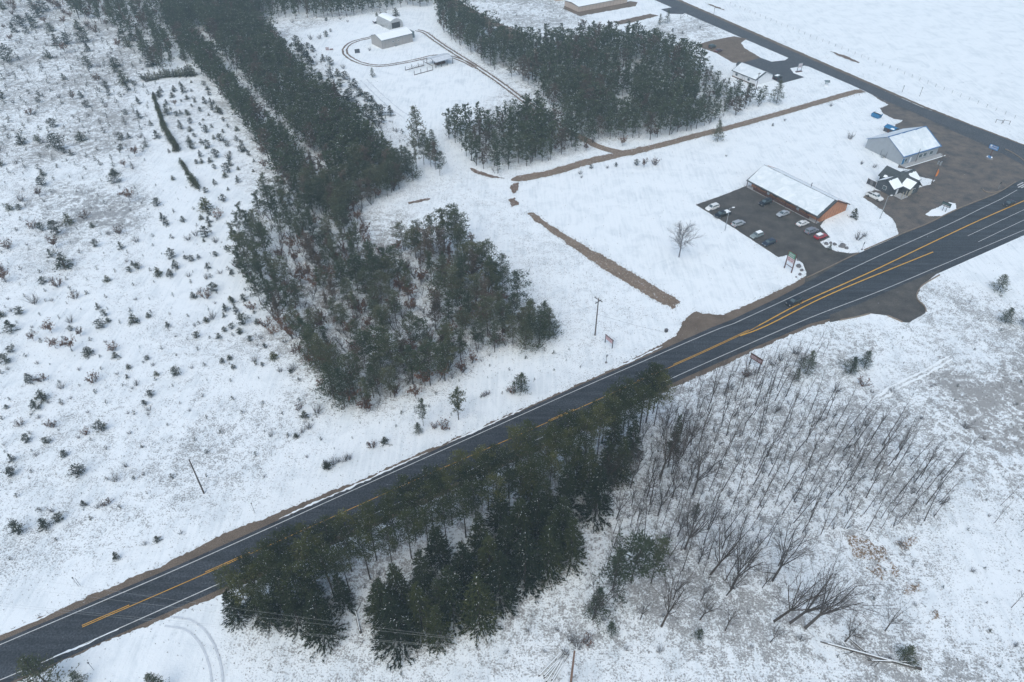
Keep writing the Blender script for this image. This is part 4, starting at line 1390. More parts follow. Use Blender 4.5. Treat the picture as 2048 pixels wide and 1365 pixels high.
# feather banner
q = P(1868, 357)
t = thing('feather_banner', 'orange feather banner behind the transformer pole', 'banner', (q[0], q[1], 0), R(-20))
MB().tube((0, 0, 0), (0.15, 0, 3.6), 0.04, n=6).build('pole', M['metal'], t)
mb = MB()
mb.loft([[(0.05, -0.02, 0.8), (0.6, -0.02, 0.9), (0.6, 0.02, 0.9), (0.05, 0.02, 0.8)], [(0.1, -0.02, 2.4), (0.75, -0.02, 2.5), (0.75, 0.02, 2.5), (0.1, 0.02, 2.4)], [(0.15, -0.02, 3.5), (0.45, -0.02, 3.4), (0.45, 0.02, 3.4), (0.15, 0.02, 3.5)]])
mb.build('cloth', M['orange'], t)
# well head ornament on the lawn
q = P(1652, 172)
t = thing('lawn_ornament', 'small white wishing well ornament on the snowy lawn', 'ornament', (q[0], q[1], 0), 0)
mb = MB()
mb.tube((0, 0, 0), (0, 0, 0.8), 0.8, 0.75, n=10)
mb.build('base', M['white_wall'], t)
for x in (-0.6, 0.6):
    MB().box((x, 0, 1.3), (0.14, 0.14, 1.2)).build('post', M['lean_green'], t)
roof_slab(-1.1, 1.1, -0.9, 0, 0.9, 1.8, 2.5, 1.8, 0.08).build('roof', M['lean_green'], t)
# black board and the red brown pallets in the loop
q = P(715, 107)
t = thing('black_board', 'dark square board standing in the snow inside the loop', 'board', (q[0], q[1], 0), R(20))
MB().box((0, 0, 1.1), (2.4, 0.1, 1.8)).build('panel', M['dark_wall'], t)
for x in (-1.0, 1.0):
    MB().box((x, 0.1, 0.6), (0.1, 0.1, 1.2)).build('leg', M['pole'], t)
for i, (px, py, lab) in enumerate(((655, 101, 'red brown pallet standing on edge at the yard edge'), (663, 100, 'red brown pallet lying flat beside the upright one'))):
    q = P(px, py)
    t = thing('pallet', lab, 'pallet', (q[0], q[1], 0), R(12 * i))
    for k in range(4):
        if i == 0:
            MB().box((0, 0, 0.2 + k * 0.35), (1.6, 0.06, 0.2)).build('slat', M['pallet'], t)
        else:
            MB().box((0, -0.6 + k * 0.4, 0.3), (1.6, 0.25, 0.05)).build('slat', M['pallet'], t)
    for x in (-0.7, 0, 0.7):
        if i == 0:
            MB().box((x, 0.08, 0.75), (0.1, 0.1, 1.5)).build('bearer', M['pallet'], t)
        else:
            MB().box((x, 0, 0.18), (0.1, 1.5, 0.2)).build('bearer', M['pallet'], t)
# wire fence braces along the big field and posts
for (px, py, lab) in ((1997, 247, 'wooden fence brace in the big field, farther from the junction'), (2012, 248, 'wooden fence brace in the big field, nearer the junction')):
    q = P(px, py)
    t = thing('fence_brace', lab, 'fence', (q[0], q[1], 0), R(-33))
    for x in (-1.1, 1.1):
        MB().tube((x, 0, 0), (x, 0, 1.5), 0.10, n=6).build('post', M['pole'], t)
    MB().tube((-1.1, 0, 1.3), (1.1, 0, 1.3), 0.08, n=6).build('rail', M['pole'], t)
fa, fb_ = P(1460, 10), P(2048, 245)
fence = thing('wire_fence', 'sparse line of thin fence posts along the big snowy field', 'fence', (fa[0], fa[1], 0), 0)
pm_ = MB().tube((0, 0, 0), (0, 0, 1.4), 0.06, n=5).mesh('post', M['pole'])
for i in range(44):
    q = fa + (fb_ - fa) * i / 43
    link('post', pm_, fence, (q[0] - fa[0], q[1] - fa[1], 0))
wr = MB()
for z in (0.7, 1.2):
    wr.tube((0, 0, z), (fb_[0] - fa[0], fb_[1] - fa[1], z), 0.012, n=4)
wr.build('wire', M['metal'], fence)
for (px, py, h, lab) in ((1839, 193, 4.0, 'tall thin post beside the county road'), (1804, 185, 3.0, 'short thin post beside the county road'), (1427, 32, 4.0, 'thin twin post beside the far end of the county road')):
    q = P(px, py)
    t = thing('roadside_post', lab, 'post', (q[0], q[1], 0), 0)
    MB().tube((0, 0, 0), (0, 0, h), 0.09, n=6).build('post', M['pole'], t)
    MB().box((0, 0, h - 0.3), (0.4, 0.1, 0.4)).build('cap', M['metal'], t)
q = P(1368, 36)
t = thing('field_gate', 'thin pole gate frame beside the far road apron', 'gate', (q[0], q[1], 0), R(40))
for x in (-3, 3):
    MB().tube((x, 0, 0), (x, 0, 3.2), 0.09, n=6).build('post', M['pole'], t)
MB().tube((-3, 0, 0.4), (3, 0, 3.0), 0.07, n=6).build('rail', M['pole'], t)
q = P(1332, 664)
t = thing('ground_box', 'small dark utility box where the sloping wire lands', 'box', (q[0], q[1], 0), R(20))
MB().box((0, 0, 0.4), (0.7, 0.6, 0.8)).build('case', M['dark_metal'], t)
MB().box((0, 0, 0.84), (0.8, 0.7, 0.08)).build('lid', M['stone'], t)

# boulders
ico = []
for k in range(4):
    bm = bmesh.new()
    bmesh.ops.create_icosphere(bm, subdivisions=2, radius=0.5)
    for v in bm.verts:
        n_ = noise.noise(v.co * 2.3 + Vector((k * 7, 0, 0)))
        v.co *= 1 + 0.35 * n_
        v.co.z *= 0.75
    me = bpy.data.meshes.new('boulder')
    bm.to_mesh(me)
    bm.free()
    me.materials.append(M['stone'])
    ico.append(me)
BL = 'grey boulder on the curved snow bed by the lot'
BE = 'grey boulder on the snow around the tall sign'
for i, (px, py, s, lab, g) in enumerate(((1652.5, 489, 1.3, BL, 1), (1661, 487, 1.0, BL, 1), (1669, 490, 1.2, BL, 1), (1684, 494, 1.9, BL, 1), (1679, 494, 0.8, BL, 1), (1693, 497.5, 1.2, BL, 1), (1597, 534, 1.6, BE, 2), (1603, 542, 1.1, BE, 2), (1599.5, 550, 1.0, BE, 2), (1595.5, 521, 0.8, BE, 2), (1592, 555, 0.6, BE, 2))):
    q = P(px, py)
    o = link('boulder', ico[i % 4], None, (q[0], q[1], 0.2 * s), i * 1.3)
    o.scale = (s, s * 0.9, s)
    tag(o, lab, 'boulder', 'boulders on the curved snow bed' if g == 1 else 'boulders around the tall sign')

# timber: pale poles, brush heap, fallen trunk
q = P(1111, 1335)
t = thing('pole_stack', 'stack of long pale snow dusted poles lying near the brown pole', 'log pile', (q[0], q[1], 0), R(52))
rr = random.Random(5)
for i in range(6):
    y = -0.9 + i * 0.36 + rr.uniform(-0.1, 0.1)
    a = rr.uniform(-0.16, 0.16)
    l = rr.uniform(4.5, 6.5)
    m = MB()
    m.tube((-l / 2, y - a * l / 2, 0.15), (l / 2, y + a * l / 2, 0.3 + 0.1 * rr.random()), 0.10, 0.07, n=7)
    m.build('log', M['grey_bark'], t)
    m = MB()
    m.box((0, y, 0.36), (l * 0.92, 0.17, 0.06), a)
    m.build('snow_cover', M['snow'], t)


def log(label, p0, p1, r0, r1, limbs=0, seed=0):
    a, b = P(*p0), P(*p1)
    th, L = frame(a, b)
    t = thing('fallen_tree', label, 'fallen tree', (a[0], a[1], 0), th)
    m = MB()
    m.tube((0, 0, r0), (L * 0.5, 0.15, r0 * 0.9 + 0.1), r0, (r0 + r1) / 2, n=8)
    m.tube((L * 0.5, 0.15, r0 * 0.9 + 0.1), (L, 0, r1 + 0.1), (r0 + r1) / 2, r1, n=8)
    rr = random.Random(seed)
    for k in range(limbs):
        x = L * rr.uniform(0.3, 0.95)
        s = rr.choice((-1, 1))
        m.tube((x, 0, r0), (x + rr.uniform(1, 2.5), s * rr.uniform(0.6, 2), rr.uniform(0.1, 1.2)), r1 * 0.6, 0.03, n=5)
    m.build('trunk', M['grey_bark'], t)
    s = MB()
    s.box((L * 0.5, 0.08, r0 * 2 + 0.06), (L * 0.86, r0 * 0.7, 0.06))
    s.build('snow_cover', M['snow'], t)


log('long fallen trunk with snow along its top', (1842, 1340), (1640, 1285), 0.26, 0.10, 6, 1)
log('shorter fallen trunk crossing beside the long snowy one', (1830, 1326), (1735, 1322), 0.20, 0.10, 3, 2)
log('thin fallen trunk leaning under the bare crown', (1732, 1306), (1690, 1270), 0.12, 0.06, 2, 3)
log('pale fallen trunk at the edge of the western pines', (1048, 690), (1024, 665), 0.16, 0.08, 0, 4)
log('snowy fallen trunk in the gap of the spruce grove', (722, 1268), (712, 1222), 0.22, 0.1, 2, 5)
log('grey fallen trunk lying between aspen stems', (1556, 1148), (1516, 1143), 0.14, 0.08, 1, 6)

# ------------------------------------------------------------------ plants
exec_rng = np.random.default_rng(21)


def unit(v):
    return v / (np.linalg.norm(v, axis=-1, keepdims=True) + 1e-9)


def tufts(C, O, size, width, k, g, up=0.35, spread=0.7):
    """k thin triangles growing out of every centre C along O"""
    n = len(C)
    C = np.repeat(C, k, 0)
    Od = unit(np.repeat(O, k, 0) + g.normal(0, spread, (n * k, 3)) + np.array([0, 0, up]))
    ln = size * g.uniform(0.6, 1.25, (n * k, 1))
    side = unit(np.cross(Od, g.normal(0, 1, (n * k, 3)))) * width * g.uniform(0.6, 1.3, (n * k, 1))
    B = C - Od * ln * 0.25
    return np.stack([B - side, B + side, C + Od * ln * 0.8], 1)


def tubes(segs, n=3):
    """segments (p0,p1,r0,r1) -> loose triangles"""
    out = []
    for p0, p1, r0, r1 in segs:
        p0, p1 = np.asarray(p0, float), np.asarray(p1, float)
        d = unit(p1 - p0)
        u = unit(np.cross(d, (0.3, 0.9, 0.2) if abs(d[2]) > 0.8 else (0, 0, 1.0)))
        w = np.cross(d, u)
        a = np.arange(n) * 2 * math.pi / n
        ring = np.cos(a)[:, None] * u + np.sin(a)[:, None] * w
        A, B = p0 + ring * r0, p1 + ring * r1
        for i in range(n):
            j = (i + 1) % n
            out.append((A[i], A[j], B[j]))
            out.append((A[i], B[j], B[i]))
    return np.array(out)


def pine(seed, h=14.0, base=0.45, rad=2.2, nb=34, clump=7, k=3, ts=0.55, tw=0.10, snow=0.03, dead=8, shape='round', trunk_r=0.17, lean=0.3):
    """tall pine: bare lower stem, limbs carrying needle clumps"""
    g = np.random.default_rng(seed)
    segs = []
    bend = g.normal(0, lean, 2)
    axis = lambda z: np.array([bend[0] * (z / h) ** 2, bend[1] * (z / h) ** 2, z])
    zs = np.linspace(0, h * 0.97, 6)
    for a, b in zip(zs, zs[1:]):
        segs.append((axis(a), axis(b), trunk_r * (1 - 0.85 * a / h), trunk_r * (1 - 0.85 * b / h)))
    C, O, T = [], [], []
    lop = g.normal(0, 0.35, 4)
    for i in range(nb):
        u = (i + g.random()) / nb
        z = h * (base + (1 - base) * u)
        if shape == 'round':
            pr = math.sin(math.pi * min(1, 0.16 + 0.80 * u)) ** 0.7
        elif shape == 'cone':
            pr = (1 - u) ** 0.85 + 0.05
        else:
            pr = (0.55 + 0.45 * math.sin(u * 9 + seed)) * (1 - u * 0.55)
        az = i * 2.399 + g.normal(0, 0.5)
        r_ = rad * pr * g.uniform(0.6, 1.15) * (1 + lop[0] * math.cos(az) * 0.5 + lop[1] * math.sin(az) * 0.5)
        rise = g.uniform(0.05, 0.5) * r_ if shape != 'cone' else g.uniform(-0.15, 0.25) * r_
        p0 = axis(z)
        d = np.array([math.cos(az), math.sin(az), 0])
        tip = p0 + d * r_ + np.array([0, 0, rise])
        segs.append((p0, tip, 0.035, 0.012))
        tint = g.random()
        m = max(2, int(clump * (0.4 + 0.6 * pr)))
        t = (g.random(m) ** 0.7 * 0.85 + 0.22)[:, None]
        c = p0 + (tip - p0) * t + g.normal(0, 0.16 * rad * (0.45 + 0.6 * pr), (m, 3)) * np.array([1, 1, 0.6])
        C.append(c)
        O.append(np.repeat((d + np.array([0, 0, 0.35]))[None], m, 0))
        T.append(np.clip(tint * 0.7 + g.random(m) * 0.3, 0, 1))
    # leader
    c = axis(h * 0.97) + g.normal(0, 0.15, (4, 3))
    C.append(c); O.append(np.tile([0, 0, 1.0], (4, 1))); T.append(g.random(4))
    for i in range(dead):
        z = h * g.uniform(base * 0.4, base)
        az = g.random() * 6.28
        l = g.uniform(0.5, 1.3)
        segs.append((axis(z), axis(z) + np.array([math.cos(az) * l, math.sin(az) * l, g.uniform(-0.1, 0.2)]), 0.025, 0.008))
    C, O, T = np.concatenate(C), np.concatenate(O), np.concatenate(T)
    V = tufts(C, O, ts, tw, k, g)
    T = np.repeat(T, k)
    MI = (g.random(len(V)) < snow).astype(int)
    # snow settles flat on the shoots
    idx = np.where(MI == 1)[0]
    if len(idx):
        cen = V[idx].mean(1, keepdims=True)
        V[idx] = cen + (V[idx] - cen) * np.array([0.5, 0.5, 0.2]) + np.array([0, 0, ts * 0.25])
    return dict(trunk=tubes(segs), crown=V, mi=MI, tint=T, h=h)


def spruce(seed, h=14.0, rad=2.9, whorls=17, per=8, k=3, ts=0.6, tw=0.12, snow=0.03, low=0.04, trunk_r=0.19):
    g = np.random.default_rng(seed)
    segs = [((0, 0, 0), (0, 0, h * 0.6), trunk_r, trunk_r * 0.5), ((0, 0, h * 0.6), (0, 0, h), trunk_r * 0.5, 0.02)]
    C, O, T = [], [], []
    for w_ in range(whorls):
        u = (w_ + 0.5 * g.random()) / whorls
        z = h * (low + (1 - low) * u)
        for b in range(per if u < 0.75 else max(4, per - 3)):
            az = g.random() * 6.283
            r_ = rad * ((1 - u) ** 0.8) * g.uniform(0.7, 1.15) + 0.15
            d = np.array([math.cos(az), math.sin(az), 0])
            p0 = np.array([0, 0, z])
            tip = p0 + d * r_ + np.array([0, 0, -0.22 * r_ + g.normal(0, 0.1)])
            m = max(2, int(2 + r_ * 2.2))
            t = np.linspace(0.35, 1.0, m)[:, None]
            c = p0 + (tip - p0) * t + g.normal(0, 0.16, (m, 3))
            C.append(c)
            O.append(np.repeat((d * 1.2 + np.array([0, 0, -0.15]))[None], m, 0))
            T.append(np.clip(g.random() * 0.5 + 0.5 * g.random(m), 0, 1))
            if b % 3 == 0:
                segs.append((p0, tip, 0.03, 0.008))
    C, O, T = np.concatenate(C), np.concatenate(O), np.concatenate(T)
    V = tufts(C, O, ts, tw, k, g, up=0.1, spread=0.55)
    T = np.repeat(T, k)
    MI = (g.random(len(V)) < snow).astype(int)
    idx = np.where(MI == 1)[0]
    if len(idx):
        cen = V[idx].mean(1, keepdims=True)
        V[idx] = cen + (V[idx] - cen) * np.array([0.5, 0.5, 0.2]) + np.array([0, 0, ts * 0.2])
    return dict(trunk=tubes(segs), crown=V, mi=MI, tint=T, h=h)


def bare(seed, h=10.0, style='aspen'):
    g = np.random.default_rng(seed)
    segs = []

    def grow(p, d, l, r, depth, kids, ang, up):
        n = 2 if depth > 0 else 1
        q = p
        dd = d
        for i in range(n):
            dd = unit(dd + g.normal(0, 0.09, 3) + np.array([0, 0, up * 0.12]))
            e = q + dd * l / n
            r0 = r * (1 - 0.35 * i / n)
            segs.append((q, e, r0, max(0.006, r * (1 - 0.35 * (i + 1) / n) if depth > 0 else 0.005)))
            if depth > 0:
                for j in range(kids):
                    t = g.uniform(0.25, 1.0)
                    s = q + (e - q) * t
                    side = unit(np.cross(dd, g.normal(0, 1, 3)))
                    nd = unit(dd * math.cos(ang) + side * math.sin(ang) * g.uniform(0.7, 1.2))
                    grow(s, nd, l * g.uniform(0.42, 0.70), r0 * 0.45, depth - 1, kids, ang, up)
            q = e
    if style == 'aspen':
        q = np.zeros(3)
        d = unit(np.array([g.normal(0, 0.04), g.normal(0, 0.04), 1.0]))
        n = 7
        r = 0.0085 * h
        for i in range(n):
            d = unit(d + np.array([g.normal(0, 0.025), g.normal(0, 0.025), 0.05]))
            e = q + d * h / n
            r0, r1 = r * (1 - 0.9 * i / n), max(0.012, r * (1 - 0.9 * (i + 1) / n))
            segs.append((q, e, r0, r1))
            if i >= 2:
                for j in range(4):
                    s = q + (e - q) * g.random()
                    az = g.random() * 6.28
                    nd = unit(np.array([math.cos(az) * 0.5, math.sin(az) * 0.5, 0.85]))
                    grow(s, nd, h * g.uniform(0.10, 0.20) * (1.15 - 0.6 * i / n), r0 * 0.42, 1, 2, 0.5, 0.5)
            q = e
    elif style == 'spread':
        tr = 0.0150 * h
        d = unit(np.array([g.normal(0, 0.08), g.normal(0, 0.08), 1.0]))
        fork = h * 0.28
        segs.append((np.zeros(3), d * fork, tr * 1.2, tr))
        for j in range(6):
            az = j * 1.05 + g.random()
            nd = unit(np.array([math.cos(az) * g.uniform(0.3, 0.7), math.sin(az) * g.uniform(0.3, 0.7), 1.0]))
            grow(d * fork * g.uniform(0.8, 1.0), nd, h * g.uniform(0.36, 0.5), tr * 0.5, 3, 2, 0.55, 0.5)
    elif style == 'round':
        tr = 0.014 * h
        segs.append((np.zeros(3), (0, 0, h * 0.30), tr * 1.2, tr))
        segs.append(((0, 0, h * 0.30), (0, 0, h * 0.8), tr, tr * 0.3))
        for j in range(13):
            az = j * 2.4
            z = h * (0.24 + 0.045 * j)
            nd = unit(np.array([math.cos(az), math.sin(az), 0.75 + 0.05 * j]))
            grow(np.array([0, 0, z]), nd, h * 0.37 * (1 - 0.035 * j), tr * 0.5, 2, 5, 0.62, 0.35)
    else:  # shrub of many stems
        for j in range(16):
            az = g.random() * 6.28
            nd = unit(np.array([math.cos(az) * g.uniform(0.1, 0.9), math.sin(az) * g.uniform(0.1, 0.9), 1.0]))
            grow(np.array([math.cos(az), math.sin(az), 0]) * 0.12 * h, nd, h * g.uniform(0.6, 1.0), 0.012 * h + 0.008, 1, 3, 0.5, 0.3)
    return dict(trunk=tubes(segs), h=h)


def oak(seed, h=4.0, leaves=70):
    g = np.random.default_rng(seed)
    b = bare(seed, h, 'spread' if h > 3 else 'shrub')
    V = b['trunk']
    ends = V[(V[:, :, 2].mean(1) > h * 0.3)]
    k = g.integers(0, len(ends), leaves)
    C = ends[k].mean(1) + g.normal(0, 0.12, (leaves, 3))
    W = tufts(C, g.normal(0, 1, (leaves, 3)), 0.34, 0.13, 2, g, 0.0, 0.8)
    return dict(trunk=V, crown=W, mi=np.zeros(len(W), int), tint=np.repeat(g.random(leaves), 2), h=h)


def make_mesh(tpl, nm, fol, barkm):
    n = len(tpl['trunk'])
    tpl['m_trunk'] = tri_mesh('trunk', tpl['trunk'], np.zeros(n), np.full(n, 0.5), [barkm])
    if 'crown' in tpl:
        tpl['m_crown'] = tri_mesh('crown', tpl['crown'], tpl['mi'], tpl['tint'], [fol, M['snow']])
    tpl['fol'], tpl['bark'] = fol, barkm
    return tpl


def one_mesh(tpl, nm):
    """trunk and foliage in one small mesh, for plants only a few pixels high"""
    if 'crown' in tpl:
        V = np.concatenate([tpl['crown'], tpl['trunk']])
        MI = np.concatenate([tpl['mi'], np.full(len(tpl['trunk']), 2)])
        T = np.concatenate([tpl['tint'], np.full(len(tpl['trunk']), 0.5)])
        tpl['m_one'] = tri_mesh(nm, V, MI, T, [tpl['fol'], M['snow'], tpl['bark']])
    else:
        tpl['m_one'] = tri_mesh(nm, tpl['trunk'], np.zeros(len(tpl['trunk'])), np.full(len(tpl['trunk']), .5), [tpl['bark']])
    return tpl


RED_PINE = [make_mesh(pine(100 + i, 15.5 + (i % 3), 0.50, 3.1, 38, 44, 3, 0.42, 0.08, 0.035, 12, 'round', 0.20), 'pine', M['needle'], M['bark']) for i in range(6)]
NEAR_PINE = [make_mesh(pine(200 + i, 12.0 + (i % 3) * 0.8, 0.30, 2.9, 38, 32, 3, 0.48, 0.085, 0.05, 14, 'round' if i % 2 else 'ragged', 0.14, 0.5), 'pine', M['brown_needle' if i == 6 else 'wood_needle'], M['bark']) for i in range(8)]
OPEN_PINE = [make_mesh(pine(260 + i, 12.0, 0.10, 3.3, 50, 30, 3, 0.46, 0.08, 0.04, 4, 'cone', 0.16, 0.3), 'pine', M['wood_needle'], M['bark']) for i in range(4)]
FAR_PINE = [pine(300 + i, 11.0, 0.22, 2.9, 28, 10, 3, 0.73, 0.175, 0.05, 0, 'round' if i % 2 else 'ragged', 0.14, 0.4) for i in range(8)]
for _t in FAR_PINE[6:]:
    _t['mi'] = np.where(_t['mi'] == 0, 3, _t['mi'])
SPRUCE = [make_mesh(spruce(400 + i, 14.5 + (i % 3), 3.7, 22, 11, 4, 0.62, 0.10, 0.025), 'spruce', M['spruce'], M['bark']) for i in range(5)]
DEAD_SPRUCE = make_mesh(spruce(450, 14.0, 2.6, 16, 6, 1, 0.35, 0.05, 0.0), 'spruce', M['bark'], M['grey_bark'])
YOUNG = [one_mesh(make_mesh(pine(500 + i, 3.0, 0.02, 1.15, 30, 14, 3, 0.26, 0.06, 0.05, 0, 'cone' if i % 2 else 'round', 0.05, 0.1), 'young', M['young'], M['bark']), 'young_pine') for i in range(7)]
BUSHY = [one_mesh(make_mesh(spruce(560 + i, 3.2, 1.3, 12, 9, 4, 0.28, 0.06, 0.05), 'young', M['needle'], M['bark']), 'young_spruce') for i in range(3)]
OAK = [one_mesh(make_mesh(oak(600 + i, 4.2, 190), 'oak', M['rust'], M['twig']), 'oak_sapling') for i in range(6)]
LOWOAK = [one_mesh(make_mesh(oak(640 + i, 2.4, 80), 'oak', M['rust'], M['twig']), 'oak_sapling') for i in range(4)]
ASPEN = [make_mesh(bare(700 + i, 10.0 + i % 4, 'aspen'), 'aspen', None, M['grey_bark'] if i % 3 else M['bark']) for i in range(9)]
SPREAD = [make_mesh(bare(760 + i, 11.0, 'spread'), 'bare', None, M['bark'] if i % 2 else M['twig']) for i in range(5)]
ROUND = make_mesh(bare(790, 10.5, 'round'), 'bare', None, M['pale_bark'])
SHRUB = [one_mesh(make_mesh(bare(800 + i, 1.8, 'shrub'), 'shrub', None, M['twig']), 'bare_shrub') for i in range(5)]


def put_tree(name, tpl, x, y, h, label, cat, group=None, rz=None, crown_part=True, wide=1.0, tilt=0.0):
    s = h / tpl['h']
    rz = random.random() * 6.283 if rz is None else rz
    if crown_part and 'm_crown' in tpl:
        r_ = thing(name, label, cat, (x, y, 0), rz, group)
        r_.scale = (s * wide, s * wide, s)
        link('trunk', tpl['m_trunk'], r_)
        link('crown', tpl['m_crown'], r_)
        return r_
    me = tpl.get('m_one') or tpl['m_trunk']
    o = link(name, me, None, (x, y, 0), rz)
    o.scale = (s * wide, s * wide, s)
    if tilt:
        o.rotation_mode = 'ZYX'
        o.rotation_euler = (0, tilt, rz)
    return tag(o, label, cat, group)


def poisson(poly, dmin, seed, nmax=5000, keep=None, world=False):
    g = np.random.default_rng(seed)
    W = np.array(poly if world else [P(*q) for q in poly])
    lo, hi = W.min(0), W.max(0)
    area = (hi - lo).prod()
    n = int(area / dmin ** 2 * 9)
    cand = lo + (hi - lo) * g.random((n, 2))
    cand = cand[pip(cand[:, 0], cand[:, 1], [tuple(q) for q in W])]
    cell, out = {}, []
    for x, y in cand:
        i, j = int(x // dmin), int(y // dmin)
        ok = True
        for a in (-1, 0, 1):
            for b in (-1, 0, 1):
                for (u, v) in cell.get((i + a, j + b), ()):
                    if (u - x) ** 2 + (v - y) ** 2 < dmin * dmin:
                        ok = False
        if ok and (keep is None or keep(x, y)):
            cell.setdefault((i, j), []).append((x, y))
            out.append((x, y))
            if len(out) >= nmax:
                break
    return out


def seg_dist(x, y, line):
    best = 1e9
    for a, b in zip(line, line[1:]):
        d = b - a
        t = max(0, min(1, ((x - a[0]) * d[0] + (y - a[1]) * d[1]) / (d @ d)))
        best = min(best, math.hypot(x - a[0] - t * d[0], y - a[1] - t * d[1]))
    return best


ORD = 'first second third fourth fifth sixth seventh eighth ninth tenth eleventh twelfth thirteenth fourteenth fifteenth sixteenth seventeenth eighteenth nineteenth twentieth'.split()
ORD += ['twenty ' + w for w in ORD[:9]] + ['thirtieth'] + ['thirty ' + w for w in ORD[:9]] + ['fortieth'] + ['forty ' + w for w in ORD[:9]] + ['fiftieth'] + ['fifty ' + w for w in ORD[:9]]
ROWN = ('row nearest the highway', 'middle planted row', 'planted row farthest from the highway')
# --- grove south of the highway: rows of tall pines, then dense spruces
cnt_pine = 0
row0 = [P(*q) for q in ((470, 1187), (760, 1062), (1040, 935), (1290, 818))]
row0 = smooth(row0, 1.0)
rn = normals2(row0)
g = np.random.default_rng(3)
GP = 'tall red pines in rows along the highway'
GL = 'tall dark red pine in the planted rows south of the highway'
for k in range(3):
    s = 0.0
    acc = 0.0
    pts = row0 - rn * (2.6 + 3.4 * k)
    i0 = (0, 1, 4, 10)[k]
    i1 = len(pts) - (0, 2, 22, 40)[k]
    i = i0
    nth = 0
    while i < i1:
        x, y = pts[min(i, len(pts) - 1)] + g.normal(0, 0.35, 2)
        put_tree('pine_tree', RED_PINE[g.integers(0, 6)], x, y, g.uniform(12.5, 15.5) * (0.9 if i < 6 else 1), '%s tall pine from the western end of the %s' % (ORD[nth], ROWN[k]), 'tree', GP, wide=g.uniform(0.85, 1.15))
        cnt_pine += 1
        nth += 1
        i += int(g.integers(3, 5))
q = P(1292, 846)
put_tree('pine_tree', RED_PINE[2], q[0], q[1], 17.0, 'tallest pine at the eastern end of the grove, leaning over the highway', 'tree')
GS = 'dark spruces on the south side of the grove'
SL = 'dense dark green spruce on the south side of the grove'
SP = [(652, 1278, 15), (630, 1215, 13), (800, 1292, 16), (845, 1262, 15), (770, 1240, 13), (905, 1235, 16), (960, 1250, 16), (1000, 1205, 16), (930, 1180, 15), (1050, 1165, 16), (1095, 1150, 15), (1010, 1130, 15), (1120, 1090, 15), (1075, 1070, 15), (960, 1115, 14), (1000, 1060, 13), (1060, 1010, 14), (1190, 1035, 16), (1175, 985, 14), (880, 1130, 12), (1130, 1020, 14), (850, 1190, 14), (1100, 1200 - 85, 14), (520, 1235, 9), (570, 1225, 10), (1240, 960, 13), (1225, 900, 13), (690, 1215, 11), (480, 1242, 10), (545, 1252, 10), (600, 1252, 12), (800, 1215, 14), (880, 1285, 12), (1150, 975, 13), (1090, 1050, 14), (1040, 1085, 14), (980, 1165, 15), (1140, 1125, 14), (1210, 960, 12), (1260, 915, 12)]
SP.sort()
for i, (px, py, h) in enumerate(SP):
    q = P(px, py)
    put_tree('spruce_tree', SPRUCE[i % 5], q[0], q[1], h, '%s dense dark spruce of the grove, counted from its western end' % ORD[i], 'tree', GS, wide=random.uniform(0.92, 1.1))
for (px, py, h, lab) in ((1335, 935, 15, 'half dead grey spruce at the eastern end of the grove'), (1300, 1010, 13, 'dark bare branched spruce among the aspens')):
    q = P(px, py)
    put_tree('spruce_tree', DEAD_SPRUCE, q[0], q[1], h, lab, 'tree')
q = P(1345, 905)
put_tree('spruce_tree', SPRUCE[1], q[0], q[1], 12, 'narrow green spruce tip rising beside the half dead one', 'tree', wide=0.6)
q = P(880, 1225)
put_tree('pine_tree', OPEN_PINE[0], q[0], q[1], 11, 'paler grey green pine squeezed between two dark spruces', 'tree', wide=0.8)
# corner trees at the bottom left, tops only in view
for (px, py, h, lab) in ((48, 1318, 9, 'big bushy pine cut by the bottom left corner'), (141, 1344, 5, 'small pine beside the corner pine at the bottom edge'), (296, 1352, 7, 'dark pine top rising over the bottom edge by the tyre tracks')):
    q = P(px, py, h)
    put_tree('pine_tree', OPEN_PINE[1], q[0], q[1], h, lab, 'tree', wide=1.35 if h == 9 else 1.0)

# --- woods
LANE = [P(*q) for q in ((388, 58), (425, 105), (451, 140), (477, 169), (504, 206), (543, 245), (591, 295), (640, 350))]
GAPS = [P(*q) for q in ((715, 405), (740, 432), (738, 470), (760, 500), (812, 548), (845, 600), (822, 645))]
LANE2 = [P(*q) for q in ((508, 438), (529, 464), (582, 529), (605, 573), (629, 604), (634, 634), (664, 672), (700, 730))]
west_a = [(335, -60), (345, 70), (380, 118), (402, 146), (440, 185), (478, 235), (515, 290), (560, 365), (640, 440), (720, 430), (760, 405), (805, 375), (775, 330), (735, 285), (690, 235), (640, 195), (590, 140), (555, 95), (520, 55), (500, -60)]
west_b = [(462, 470), (560, 400), (720, 430), (740, 500), (810, 500), (850, 530), (920, 500), (960, 540), (1010, 590), (1060, 640), (1108, 672), (1060, 690), (985, 715), (900, 765), (800, 790), (735, 825), (700, 815), (650, 780), (618, 720), (600, 690), (560, 660), (520, 610), (480, 545)]
east = [(880, 268), (935, 258), (1000, 252), (1065, 240), (1100, 215), (1075, 180), (985, 140), (925, 95), (880, 66), (870, -20), (905, 10), (945, 50), (1010, 84), (1060, 100), (1100, 92), (1180, 80), (1270, 78), (1300, 96), (1345, 112), (1385, 140), (1440, 168), (1490, 200), (1530, 205), (1515, 218), (1440, 242), (1380, 264), (1300, 282), (1240, 278), (1190, 285), (1150, 305), (1100, 322), (1040, 338), (990, 350), (950, 335), (920, 300)]
north = [(470, 50), (556, 40), (662, 38), (760, 24), (810, 14), (860, 16), (880, -10), (900, -120), (480, -120)]
nw = [(120, -60), (335, -60), (345, 70), (385, 120), (340, 155), (290, 120), (230, 60), (150, 40)]
TRK = [P(*q) for q in ((1128, 260), (1080, 225), (1040, 196), (1000, 166), (950, 132))]
pines = []
